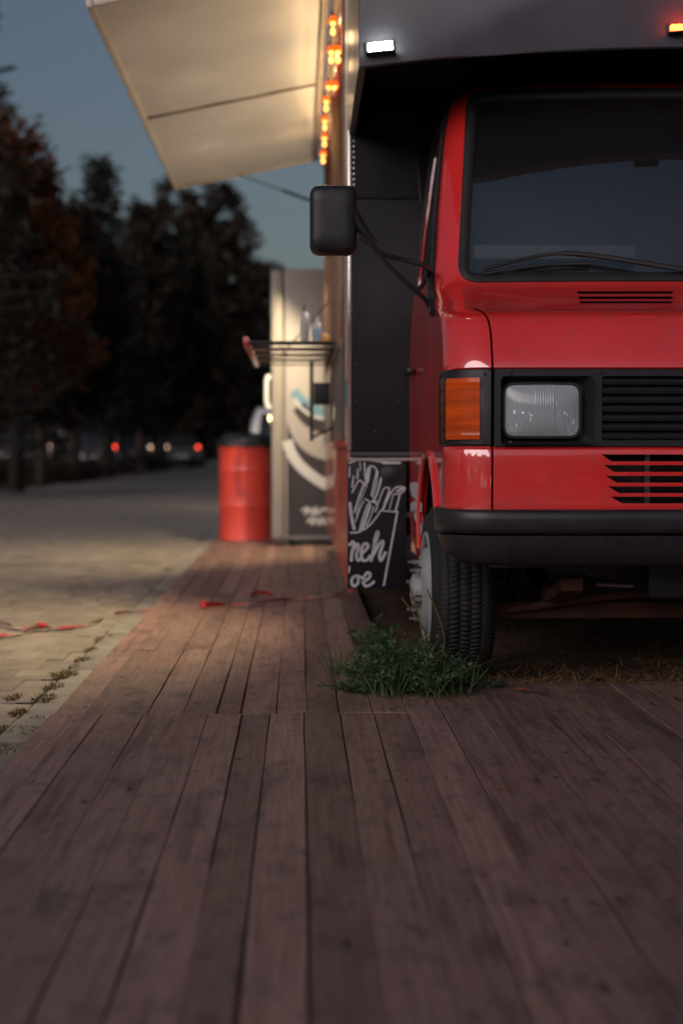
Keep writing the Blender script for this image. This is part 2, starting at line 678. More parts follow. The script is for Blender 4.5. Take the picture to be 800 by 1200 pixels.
tag(o, kind='stuff')
o = MB().add([(ROAD_L, 22, ZP - 0.004), (KX0, 22, ZP - 0.004), (KX0, 95, ZP - 0.004), (ROAD_L, 95, ZP - 0.004)], [(0, 1, 2, 3)]).build('far_paving', M_PAVERB, pav, smooth=0)
# kerb between pavers and deck
kerb = MB().box(KX0 + 0.004, KX1 - 0.004, -6, 40, ZP - 0.05, ZP - 0.014).build('kerb_bed', M_SAND, smooth=0)
tag(kerb, 'bedding of the concrete edging strip', kind='structure')
y = 0.35
kp = None
while y < 26:
    if kp is None:
        kp = MB().box(KX0 + 0.003, KX1, 0.004, 0.996, -0.06, 0, None).build('kerb_stone', M_KERB, kerb, bevel=0.006)
        o = kp
    else:
        o = kp.copy(); COL.objects.link(o)
    o.location = (0, y, ZP + 0.006 + rng.uniform(-0.003, 0.003))
    o.rotation_euler = (0, 0, rng.uniform(-0.002, 0.002))
    y += 1.0

# timber deck
deck = MB().box(EDGE + 0.03, 4.2, -3.0, 4.24, -0.085, -0.0075).build('deck', M_DECKDIRT, smooth=0)
tag(deck, 'weathered red brown plank deck', kind='structure')


def board(x0, x1, y0, y1, z=0.0):
    n = max(2, int((y1 - y0) / 0.35))
    seed = rng.uniform(0, 99)
    rings = []
    tilt = rng.uniform(-0.0018, 0.0018)
    bow = rng.uniform(-0.002, 0.002)
    for i in range(n + 1):
        t = i / n
        yy = y0 + (y1 - y0) * t
        wl_ = 0.0016 * math.sin(seed + yy * 2.1) + 0.0010 * math.sin(seed * 3 + yy * 6.3)
        wr_ = 0.0016 * math.sin(seed * 2 + yy * 1.7) + 0.0010 * math.sin(seed * 5 + yy * 7.1)
        a, b2 = x0 + wl_, x1 + wr_
        zz = z + bow * math.sin(PI * t) + 0.0008 * math.sin(seed + yy * 4)
        c = 0.002
        rings.append([(a, yy, zz - 0.032), (a, yy, zz - c - tilt), (a + c, yy, zz - tilt), (b2 - c, yy, zz + tilt), (b2, yy, zz - c + tilt), (b2, yy, zz - 0.032)])
    return MB().rings(rings, True, True).build('board', M_DECK, deck, smooth=0)


# board edges measured along the joint at y = 835 px
edges = [EDGE]
for px in (122, 170, 205, 245, 285, 317, 357, 399, 438):
    edges.append(PZ(px, 835).x)
wid = [0.108, 0.103, 0.112, 0.098, 0.106, 0.110, 0.100, 0.104]
k = 0
while edges[-1] < 4.0:
    edges.append(edges[-1] + wid[k % 8] + rng.uniform(-.006, .006)); k += 1
JY = PZ(358, 835).y
screws = MB()


def screw(x, y, z=0.0034):
    r = 0.0055
    screws.add([(x + r * math.cos(a), y + r * math.sin(a), z) for a in [k * PI / 3 for k in range(6)]], [(0, 1, 2, 3, 4, 5)])


for i in range(len(edges) - 1):
    gap = rng.choice((0.0012, 0.0015, 0.002, 0.0026, 0.0036))
    x0, x1 = edges[i], edges[i + 1] - gap
    yend = JY - rng.uniform(0.004, 0.014)
    if x0 > [e for e in edges if e < .40][-1] - .001:
        yend = 4.80 + rng.uniform(-0.03, 0.03)
    board(x0, x1, -2.2, yend, rng.uniform(-0.002, 0.002))
    for yy in (yend - 0.05, 3.38, 2.46):
        for fx in (0.25, 0.75):
            if rng.random() < 0.8:
                screw(x0 + (x1 - x0) * (fx + rng.uniform(-.08, .08)), yy + rng.uniform(-.02, .02))
# far section beside the truck
edges2 = [EDGE + 0.004]
for px in (108, 138, 180, 220, 258, 285, 325, 360, 397):
    edges2.append(PZ(px, 825).x)
edges2 += [e for e in edges if e > edges2[-1] + .05 and e < .40]
assert edges2[-1] > .3
for i in range(len(edges2) - 1):
    x0 = edges2[i]; x1 = edges2[i + 1] - rng.choice((0.0015, 0.002, 0.003, 0.004))
    y = JY + rng.uniform(0.0, 0.006)
    L = [rng.choice((1.35, 3.3)), 2.3, 2.3, 2.3, 2.3, 2.3, 2.3]
    for l in L:
        y1 = y + l + (rng.uniform(-.02, .02) if l > 2 else 0)
        board(x0, x1, y, y1 - rng.uniform(0.004, 0.008), rng.uniform(-0.002, 0.002))
        for yy in (y + 0.05, y1 - 0.06):
            for fx in (0.25, 0.75):
                screw(x0 + (x1 - x0) * (fx + rng.uniform(-.08, .08)), yy + rng.uniform(-.02, .02))
        y = y1
o = screws.build('screws', M_SCREW, deck, smooth=0)
tag(o, kind='stuff')
MB().box(EDGE + 0.03, edges2[-1] - 0.02, JY, 21, -0.085, -0.0075).build('deck_bearer', M_DECKDIRT, deck, smooth=0)

# soil under and beside the truck
sx0, sx1, sy0, sy1 = 0.26, 4.6, 4.28, 20.0
nx, nyy = 60, 150
mb = MB()
vs = []
for j in range(nyy + 1):
    for i in range(nx + 1):
        x = sx0 + (sx1 - sx0) * (i / nx); yy = sy0 + (sy1 - sy0) * (j / nyy) ** 1.6
        if yy > 5.0 and i == 0: x = edges2[-1] - 0.05
        z = -0.042 + 0.018 * math.sin(x * 3.1 + yy * 1.7) * math.sin(yy * 2.3 - x) + 0.012 * math.sin(x * 9 + 1) * math.sin(yy * 8)
        vs.append((x, yy, z))
fs = [(j * (nx + 1) + i, j * (nx + 1) + i + 1, (j + 1) * (nx + 1) + i + 1, (j + 1) * (nx + 1) + i) for j in range(nyy) for i in range(nx)]
mb.add(vs, fs)
soil = mb.build('soil', M_SOIL, smooth=180)
tag(soil, 'bare earth strip with dead grass under the truck', kind='structure')

# ================================================================== FOOD TRUCK
XC = 1.40                 # truck centre line
truck = thing('food_truck', 'red food truck with black box body and raised cream serving hatch', 'food truck', (XC, 6.0, 0))
YREAR = 5.79
T_Y = [(.38, 4.34), (.58, 4.32), (.60, 4.302), (.63, 4.297), (.77, 4.297), (.795, 4.30), (.803, 4.312), (1.038, 4.312), (1.045, 4.300), (1.06, 4.303),
       (1.10, 4.317), (1.15, 4.339), (1.19, 4.362), (1.212, 4.387), (1.228, 4.42), (1.242, 4.475), (1.27, 4.555), (1.31, 4.655), (1.345, 4.735), (1.36, 4.757),
       (2.10, 5.150), (2.125, 5.18), (2.15, 5.26), (2.175, 5.40), (2.19, 5.58)]
T_W = [(.38, .94), (.6, .95), (1.05, .95), (1.20, .948), (1.36, .938), (1.60, .915), (1.82, .888), (1.96, .868), (2.06, .848), (2.12, .81), (2.16, .76), (2.19, .66)]
T_R = [(.38, .13), (1.1, .13), (1.25, .15), (1.36, .13), (2.06, .12), (2.14, .16), (2.19, .2)]
T_C = [(.38, .015), (1.05, .018), (1.25, .03), (1.36, .055), (2.0, .06), (2.19, .06)]


def sm(tab, z, h=0.010):
    return sum(lerp(tab, z + k * h / 2) for k in (-2, -1, 0, 1, 2)) / 5


def yf(z): return sm(T_Y, z, 0.012 if z > 1.06 or z < .78 else 0.002)
def hw(z): return sm(T_W, z, 0.02)
def rad(z): return sm(T_R, z, 0.03)
def crn(z): return sm(T_C, z, 0.03)


def front_y(x, z, off=0.0):
    """depth of the cab's front skin at |x| from the centre line"""
    x = abs(x)
    W, r, c = hw(z) - off, max(0.02, rad(z) - off), crn(z)
    a = W - r
    if x <= a:
        return yf(z) + off + c * (x / a) ** 2
    s = min(1.0, (x - a) / r)
    return yf(z) + off + c + r * (1 - math.sqrt(max(0, 1 - s * s)))


def outline(z, off=0.0, nf=18, nc=12, ns=26, yend=YREAR):
    W, r, c = hw(z) - off, max(0.02, rad(z) - off), crn(z)
    a = W - r
    y0 = yf(z) + off
    half = [(a * i / nf, y0 + c * (i / nf) ** 2) for i in range(nf + 1)]
    for i in range(1, nc + 1):
        t = PI / 2 * i / nc
        half.append((a + r * math.sin(t), y0 + c + r * (1 - math.cos(t))))
    ys = y0 + c + r
    for i in range(1, ns + 1):
        half.append((W, ys + (yend - ys) * i / ns))
    return [(-x, y) for x, y in reversed(half)] + half[1:]


def S(th, z, off=0.0):
    """corner skin of the visible side: th = 0 at the front end of the corner, 90 on the side, beyond 90 metres along the side"""
    W, r, c = hw(z) + off, rad(z) + off, crn(z)
    a = W - r
    y0 = yf(z) - off
    if th < 0:
        x = a + th
        return Vector((XC - x, y0 + c * (x / a) ** 2, z))
    if th <= 90:
        t = R(th)
        return Vector((XC - (a + r * math.sin(t)), y0 + c + r * (1 - math.cos(t)), z))
    return Vector((XC - W, y0 + c + r + (th - 90), z))


def hit(px, py):
    Y = 4.5
    for _ in range(40):
        p = P(px, py, Y)
        Y = 0.5 * Y + 0.5 * front_y(p.x - XC, p.z)
    p = P(px, py, Y)
    return Vector((p.x - XC, p.z))      # (x from centre, z)


def fpt(x, z, off=0.0):
    e = 0.004
    p = Vector((XC + x, front_y(x, z), z))
    dx = Vector((2 * e, front_y(x + e, z) - front_y(x - e, z), 0))
    dz = Vector((0, front_y(x, z + e) - front_y(x, z - e), 2 * e))
    n = dx.cross(dz).normalized()
    if n.y > 0: n = -n
    return p + n * off


def roundpoly(pts, r, n=6):
    out = []
    m = len(pts)
    for i in range(m):
        a, b, c = Vector(pts[i - 1]), Vector(pts[i]), Vector(pts[(i + 1) % m])
        u, v = (a - b), (c - b)
        k = min(r, u.length * 0.49, v.length * 0.49)
        s, e = b + u.normalized() * k, b + v.normalized() * k
        for j in range(n + 1):
            t = j / n
            out.append(tuple((1 - t) ** 2 * s + 2 * t * (1 - t) * b + t * t * e))
    return out


def inset(poly, d):
    """shrink a convex polygon by d"""
    m = len(poly)
    cx = sum(p[0] for p in poly) / m; cy = sum(p[1] for p in poly) / m
    out = []
    for i in range(m):
        a, b, c = Vector(poly[i - 1]), Vector(poly[i]), Vector(poly[(i + 1) % m])
        n = Vector((0.0, 0.0))
        for u in ((b - a), (c - b)):
            if u.length < 1e-9: continue
            q = Vector((u.y, -u.x)).normalized()
            if q.dot(Vector((cx, cy)) - b) < 0: q = -q
            n += q
        n.normalize()
        out.append(tuple(b + n * d))
    return out


def subdiv_poly(poly, maxlen=0.05):
    out = []
    m = len(poly)
    for i in range(m):
        a, b = Vector(poly[i]), Vector(poly[(i + 1) % m])
        k = max(1, int((b - a).length / maxlen))
        out += [tuple(a.lerp(b, j / k)) for j in range(k)]
    return out


# ---- cab shell
zl = [.38, .42, .46, .50, .54, .58, .60, .615, .63, .65, .68, .71, .74, .77, .783, .795, .803, .84, .88, .92, .96, 1.0, 1.038, 1.045, 1.055]
z = 1.07
while z < 1.38:
    zl.append(z); z += 0.0135
z = 1.40
while z < 2.03:
    zl.append(z); z += 0.045
zl += [2.04, 2.06, 2.08, 2.10, 2.12, 2.135, 2.15, 2.16, 2.17, 2.18, 2.19]
TH = 0.022
mb = MB()
out_r = [[Vector((XC + x, y, z)) for x, y in outline(z)] for z in zl]
in_r = [[Vector((XC + x, y, z - TH * min(1, max(0, (z - 1.97) / .22)))) for x, y in outline(z, TH)] for z in zl]
m = len(out_r[0]); nl = len(zl)
vs = [p for r in out_r for p in r] + [p for r in in_r for p in r]
fs = []
B = nl * m
for i in range(nl - 1):
    for j in range(m - 1):
        fs.append((i * m + j, i * m + j + 1, (i + 1) * m + j + 1, (i + 1) * m + j))
        fs.append((B + i * m + j, B + (i + 1) * m + j, B + (i + 1) * m + j + 1, B + i * m + j + 1))
    fs.append((i * m, (i + 1) * m, B + (i + 1) * m, B + i * m))
    fs.append((i * m + m - 1, B + i * m + m - 1, B + (i + 1) * m + m - 1, (i + 1) * m + m - 1))
for j in range(m - 1):
    fs.append((j, B + j, B + j + 1, j + 1))
t = (nl - 1) * m
for j in range(m // 2):
    k, k2 = m - 1 - j, m - 2 - j
    if j + 1 == k2:
        fs.append((t + j, t + j + 1, t + k)); fs.append((B + t + j, B + t + k, B + t + j + 1))
    else:
        fs.append((t + j, t + j + 1, t + k2, t + k)); fs.append((B + t + j, B + t + k, B + t + k2, B + t + j + 1))
fs.append((t, t + m - 1, B + t + m - 1, B + t))
mb.add(vs, fs)
cab = mb.build('cab_body', M_RED, truck, smooth=30)


def cut_prism_y(poly, y0, y1):
    return MB().prism(poly, lambda a, b: Vector((XC + a, y0, b)), lambda a, b: Vector((XC + a, y1, b))).build('cut', None)


def cut_prism_x(poly, x0, x1):
    return MB().prism(poly, lambda a, b: Vector((x0, a, b)), lambda a, b: Vector((x1, a, b))).build('cut', None)


# hood panel
ZH = 1.236
xs = 0.812


def hoodpoly(d):
    w = xs - d
    pts = [(-w, 1.0), (-w, 1.16), (-w - .004, 1.19), (-w - .012, 1.215), (-w - .024, ZH + .004 - d), (w + .024, ZH + .004 - d), (w + .012, 1.215), (w + .004, 1.19), (w, 1.16), (w, 1.0)]
    return pts


# seam cutters (left and right edges of the hood and the lower front panel; the hood's rear edge stays a crease)
def strip(pts, w):
    L, Rr = [], []
    n = len(pts)
    for i in range(n):
        a = Vector(pts[max(0, i - 1)]); b = Vector(pts[min(n - 1, i + 1)])
        t = (b - a).normalized()
        q = Vector((t.y, -t.x)) * w / 2
        L.append(tuple(Vector(pts[i]) + q)); Rr.append(tuple(Vector(pts[i]) - q))
    return L + Rr[::-1]


c = MB()
for sg in (-1, 1):
    seam = [(sg * xs, 0.55), (sg * xs, 1.16), (sg * (xs + .003), 1.19), (sg * (xs + .010), 1.215), (sg * (xs + .022), 1.232), (sg * (xs + .035), 1.243)]
    poly = strip(seam, 0.007)
    c.prism(poly, lambda a, b: Vector((XC + a, 4.1, b)), lambda a, b: Vector((XC + a, 4.62, b)))
co = c.build('cut', None)
boolean(cab, co); kill(co)

# windscreen opening
bl = hit(536, 332); tl = hit(546, 110.5)
WP = roundpoly([(bl.x, bl.y), (-bl.x, bl.y), (-tl.x, tl.y), (tl.x, tl.y)], 0.075, 8)
co = cut_prism_y(inset(WP, 0.014), 4.5, 5.6); boolean(cab, co); kill(co)
# grille band, wheel arches, lower front, slots
co = MB().box(XC - 1.0, XC + 1.0, 4.1, 4.463, .8045, 1.0405).build('cut', None); boolean(cab, co); kill(co)
AY, AZ, ARY, ARZ = 4.93, 0.30, 0.42, 0.485
arch = [(AY + ARY * math.cos(t), AZ + ARZ * math.sin(t)) for t in [k * PI / 24 for k in range(-10, 35)]]
arch = [(a, b) for a, b in arch]
for x0, x1 in ((XC - 1.1, XC - 0.6), (XC + 0.6, XC + 1.1)):
    co = cut_prism_x(arch, x0, x1); boolean(cab, co); kill(co)
co = MB().box(XC - 1.1, XC + 1.1, 4.0, 4.62, .2, .56).build('cut', None); boolean(cab, co); kill(co)
slots = [(532.6, 540.6, 704, 716), (545, 553, 706.5, 719), (557.6, 565.6, 709, 722), (570, 577.8, 712, 725), (582, 590, 715, 729)]
c = MB()
for (ya, yb, xa, xb) in slots:
    a = hit(xa, ya); b = hit(xb, yb); e = hit(xa + 3, yb - 1.5)
    poly = [(a.x, a.y), (-a.x, a.y), (-b.x, b.y), (b.x, b.y)]
    c.prism(poly, lambda p, q: Vector((XC + p, 4.2, q)), lambda p, q: Vector((XC + p, 4.40, q)))
co = c.build('cut', None); boolean(cab, co); kill(co)
# cowl vents
c = MB()
for sg in (-1, 1):
    for (ya, yb) in ((341.5, 344.2), (347.5, 350.2), (353.0, 355.4)):
        a = hit(675 + (ya - 341) * .25, ya); b = hit(790, yb)
        x0, x1 = sorted((sg * a.x, sg * b.x))
        c.box(XC + x0, XC + x1, 4.40, 4.80, b.y, a.y)
co = c.build('cut', None); boolean(cab, co); kill(co)
# doors: cut out of the shell and put back as parts with a gap
door_poly = roundpoly([(4.885, 1.30), (4.90, .90), (5.24, .76), (5.385, .50), (5.40, .415), (5.745, .415), (5.745, 1.36), (5.735, 2.08), (5.23, 2.08), (4.925, 1.42)], 0.03, 3)
win_poly = roundpoly([(5.01, 1.415), (5.70, 1.415), (5.69, 2.015), (5.28, 2.015)], 0.04, 4)
door_small = inset(door_poly, 0.004)
doors = []
for sg in (-1, 1):
    x0, x1 = sorted((XC + sg * 0.5, XC + sg * 1.1))
    d = clone(cab, 'door')
    d.parent = truck; d.matrix_parent_inverse = cab.matrix_parent_inverse.copy()
    co = cut_prism_x(door_small, x0, x1); boolean(d, co, 'INTERSECT'); kill(co)
    co = cut_prism_x(win_poly, x0, x1); boolean(d, co); kill(co)
    reshade(d, 30)
    doors.append(d)
for sg in (-1, 1):
    x0, x1 = sorted((XC + sg * 0.5, XC + sg * 1.1))
    co = cut_prism_x(door_poly, x0, x1); boolean(cab, co); kill(co)
# hood: the same way
hood = clone(cab, 'hood')
hood.parent = truck; hood.matrix_parent_inverse = cab.matrix_parent_inverse.copy()
hb = [(-xs, 1.0406), (-xs, 1.16), (-xs - .003, 1.19), (-xs - .010, 1.215), (-xs - .022, 1.232), (xs + .022, 1.232), (xs + .010, 1.215), (xs + .003, 1.19), (xs, 1.16), (xs, 1.0406)]
co = cut_prism_y(hb, 4.1, 4.66); boolean(hood, co, 'INTERSECT'); kill(co)
co = cut_prism_y([(a, b + (0.0015 if b > 1.23 else 0) - (0.01 if b < 1.05 else 0)) for a, b in hb], 4.1, 4.66); boolean(cab, co); kill(co)
reshade(hood, 30)
reshade(cab, 30)


def side_pt(Y, z, off=0.0):
    return Vector((XC - hw(z) - off, Y, z))


# door window glass, seals, handles
for sg, d in ((-1, doors[0]), (1, doors[1])):
    def sp(Y, z, off, sg=sg):
        return Vector((XC + sg * (hw(z) + off), Y, z))
    rows = []
    mb = MB()
    for i in range(9):
        z = 1.405 + .62 * i / 8
        ya = lerp([(1.405, 4.995), (1.42, 5.0), (2.025, 5.28)], z)
        rows.append([sp(ya + (5.71 - ya) * k / 6, z, -0.012) for k in range(7)])
    mb.rings(rows, False, False)
    orient(mb.build('door_window', G_SIDE, d, smooth=180), (sg, 0, 0))
    sealp = subdiv_poly(win_poly, 0.08)
    mb = MB().tube([sp(a, b, 0.002) for a, b in sealp + sealp[:1]], 0.009, 6, False)
    mb.build('window_seal', M_RUBBER, d)
    mb = MB().box(-.014, .014, -.075, .075, -.014, .014, Matrix.Translation(sp(5.60, 1.10, 0.018)))
    mb.build('door_handle', M_BLACKPL, d, bevel=.008)

# drip rails up the front pillars
for sg in (-1, 1):
    pts = [Vector((XC + sg * (hw(z) + .004), front_y(hw(z) - .01, z) + 0.02, z)) for z in (1.30, 1.36, 1.5, 1.65, 1.8, 1.92, 2.0, 2.06, 2.10)]
    MB().tube(smoothpath(pts, 3), 0.010, 6).build('drip_rail', M_RUBBER, truck)
# wheel-arch lips
for sg in (-1, 1):
    pts = [Vector((XC + sg * (hw(b) + .002), a, b)) for a, b in arch if b > 0.40 and not (a < 4.62 and b < .565)]
    MB().tube(pts, 0.012, 8).build('arch_lip', M_RED, truck)
# inner wheel housings
for sg in (-1, 1):
    ring0 = [Vector((XC + sg * 0.925, AY + (ARY + .02) * math.cos(t), AZ + (ARZ + .015) * math.sin(t))) for t in [k * PI / 16 for k in range(0, 15)]]
    ring1 = [Vector((XC + sg * 0.62, p.y, p.z)) for p in ring0]
    mb = MB().rings([ring0, ring1], False, False)
    mb.build('wheel_housing', M_RUBBER, truck)

# ---- windscreen: seal, glass
WPs = subdiv_poly(WP, 0.04)
inner = inset(WP, 0.034)
inner = [tuple(Vector(p)) for p in inner]
kk = []
mw = len(WP)
for i in range(mw):
    a, b = Vector(WP[i]), Vector(WP[(i + 1) % mw]); ia, ib = Vector(inner[i]), Vector(inner[(i + 1) % mw])
    k = max(1, int((b - a).length / 0.04))
    for j in range(k):
        kk.append((a.lerp(b, j / k), ia.lerp(ib, j / k)))
rows = []
for (o_, i_) in kk:
    md = o_.lerp(i_, 0.35); md2 = o_.lerp(i_, 0.7)
    rows.append([fpt(o_.x, o_.y, -0.004), fpt(o_.x, o_.y, 0.007), fpt(md.x, md.y, 0.013), fpt(md2.x, md2.y, 0.010), fpt(i_.x, i_.y, 0.003), fpt(i_.x, i_.y, -0.008)])
rows.append(rows[0])
MB().rings(rows, False, False).build('windscreen_seal', M_RUBBER, truck, smooth=50)


def span_at(poly, z):
    xs_ = []
    n = len(poly)
    for i in range(n):
        (xa, za), (xb, zb) = poly[i], poly[(i + 1) % n]
        if (za - z) * (zb - z) <= 0 and abs(zb - za) > 1e-9:
            xs_.append(xa + (xb - xa) * (z - za) / (zb - za))
    return (min(xs_), max(xs_)) if xs_ else None


gp = inset(WP, 0.025)
z0 = min(p[1] for p in gp); z1 = max(p[1] for p in gp)
rows = []
for i in range(41):
    z = z0 + 1e-4 + (z1 - z0 - 2e-4) * i / 40
    a, b = span_at(gp, z)
    rows.append([fpt(a + (b - a) * j / 40, z, -0.004) for j in range(41)])
orient(MB().rings(rows, False, False).build('windscreen', G_WIND, truck, smooth=180), (0, -1, 0))

# wipers
for mirror in (0, 1):
    pxs = [(566, 322), (585, 316.5), (610, 310), (638, 305), (662, 303), (700, 306.5), (745, 313.5), (790, 321), (822, 329)]
    pts = []
    for a, b in pxs:
        h = hit(a, b)
        x = h.x + (0.80 if mirror else 0)
        pts.append(fpt(x, h.y, 0.030))
    wp = MB().tube(smoothpath(pts, 3), [0.006] * 12 + [0.009] * 13, 6).build('wiper', M_RUBBER, truck)
    bl_ = []
    for a, b in [(566, 324), (600, 318), (640, 313), (690, 311.5)]:
        h = hit(a, b); bl_.append(fpt(h.x + (0.80 if mirror else 0), h.y, 0.014))
    MB().tube(smoothpath(bl_, 4), 0.006, 6).build('wiper_blade', M_RUBBER, wp)

# ---- cabin interior
MB().prism([(4.80, 1.02), (4.80, 1.315), (4.95, 1.345), (5.12, 1.33), (5.16, 1.10), (5.10, 1.02)], lambda a, b: Vector((XC - .89, a, b)), lambda a, b: Vector((XC + .89, a, b))).build('dashboard', M_DASH, truck, bevel=.012)
MB().box(XC - .84, XC + .84, 5.755, 5.775, .45, 2.03).build('cab_bulkhead', M_INT, truck)
MB().box(XC - .90, XC + .90, 4.72, 5.77, .40, .44).build('cab_floor', M_DASH, truck)
for sx in (-.45, .45):
    s = MB().box(XC + sx - .24, XC + sx + .24, 5.52, 5.66, .90, 1.52).build('seat', M_SEAT, truck, bevel=.05, bseg=3)
    MB().box(XC + sx - .24, XC + sx + .24, 5.16, 5.52, .80, .94).build('seat_cushion', M_SEAT, s, bevel=.05, bseg=3)
Mst = Matrix.Translation((XC + .45, 5.20, 1.30)) @ Matrix.Rotation(R(-40), 4, 'X')
MB().tube([Mst @ Vector((.2 * math.cos(a), .2 * math.sin(a), 0)) for a in [k * PI / 16 for k in range(33)]], .014, 8, False).tube([Mst @ Vector((-.2, 0, 0)), Mst @ Vector((.2, 0, 0))], .012, 6).tube([Mst @ Vector((0, 0, 0)), Mst @ Vector((0, 0, -.25))], .025, 8).build('steering_wheel', M_DASH, truck)

# ---- grille band
ZB0, ZB1 = 0.806, 1.039
gslab = MB()
rows = []
for i in range(33):
    x = -0.806 + 1.612 * i / 32
    yb = front_y(x, .9) - 0.012
    rows.append([Vector((XC + x, yb, ZB0)), Vector((XC + x, yb, ZB1)), Vector((XC + x, yb + .05, ZB1)), Vector((XC + x, yb + .05, ZB0))])
gslab.rings(rows, True, True)
band = gslab.build('grille_panel', M_BLACKPL, truck, smooth=20)
h0 = hit(586, 441); h1 = hit(692, 521)
HR = [(h0.x, h0.y), (h1.x, h0.y), (h1.x, h1.y), (h0.x, h1.y)]
g0 = hit(704, 441); g1 = hit(704, 516)
for sg in (1, -1):
    poly = roundpoly([(sg * a, b) for a, b in HR], 0.012, 3)
    co = cut_prism_y(poly, 4.2, 4.5); boolean(band, co); kill(co)
co = cut_prism_y(roundpoly([(g0.x, g0.y), (-g0.x, g0.y), (-g1.x, g1.y), (g1.x, g1.y)], .008, 3), 4.2, 4.5); boolean(band, co); kill(co)
reshade(band, 25)
nslat = 7
for i in range(nslat):
    zc = g1.y + (g0.y - g1.y) * (i + .5) / nslat
    MB().box(XC + g0.x - .004, XC - g0.x + .004, -.012, .012, -.0085, .0085, Matrix.Translation((0, 4.322, zc)) @ Matrix.Rotation(R(22), 4, 'X')).build('grille_slat', M_BLACKPL, band, bevel=.002)
for sx in (-.33, -.11, .11, .33):
    MB().box(XC + sx - .004, XC + sx + .004, 4.345, 4.352, g1.y, g0.y).build('grille_rib', M_BLACKPL, band)
# screws in the corners of the grille panel
for (a, b) in ((597, 519), (694, 519), (597, 436), (700, 436)):
    for sg in (1, -1):
        h = hit(a, b)
        q = Vector((XC + sg * h.x, front_y(h.x, h.y) - .0125, h.y))
        MB().lathe([(.0, -.0), (.006, -.0), (.007, .003), (.0, .004)], 10, Matrix.Translation(q) @ Matrix.Rotation(R(90), 4, 'X')).build('grille_screw', M_DARKMETAL, band)
# radiator behind
rad_o = MB().box(XC - .62, XC + .62, 4.40, 4.44, .60, 1.03).build('radiator', M_DARKMETAL, truck)
mb = MB()
for i in range(80):
    x = XC - .30 + .60 * i / 79
    mb.box(x - .0022, x + .0022, 4.388, 4.40, .62, 1.0)
fins = mb.build('radiator_fins', M_DARKMETAL, rad_o, smooth=0)
tag(fins, kind='stuff')
for sg in (-1, 1):
    MB().box(XC + sg * .325 - .008, XC + sg * .325 + .008, 4.366, 4.386, .60, .80).build('radiator_bracket', M_STEEL, rad_o)
    MB().box(XC + sg * .56 - .22, XC + sg * .56 + .22, 4.352, 4.36, .595, .66).build('air_duct', M_DARKMETAL, truck)

# ---- headlights
mlens = MATS['headlamp_glass']
nt = mlens.node_tree
N, Lk = nt.nodes.new, nt.links.new
tc = N('ShaderNodeNewGeometry')
sep = N('ShaderNodeSeparateXYZ'); Lk(tc.outputs['Position'], sep.inputs[0])
mul = N('ShaderNodeMath'); mul.operation = 'MULTIPLY'; mul.inputs[1].default_value = 2 * PI / 0.0075
sn = N('ShaderNodeMath'); sn.operation = 'SINE'
Lk(sep.outputs[0], mul.inputs[0]); Lk(mul.outputs[0], sn.inputs[0])
bp = N('ShaderNodeBump'); bp.inputs['Strength'].default_value = 0.35; bp.inputs['Distance'].default_value = 0.0015
Lk(sn.outputs[0], bp.inputs['Height'])
for nd in nt.nodes:
    if nd.bl_idname in ('ShaderNodeBsdfGlossy',):
        Lk(bp.outputs[0], nd.inputs['Normal'])
        nd.inputs['Roughness'].default_value = 0.06
G_FLUTE = glassmat('lens_flute', (0.9, 0.93, 0.94), 1.6, body=0.55, bodycol=(0.60, 0.66, 0.68))
a0 = hit(590, 449.5); a1 = hit(678, 512.5)
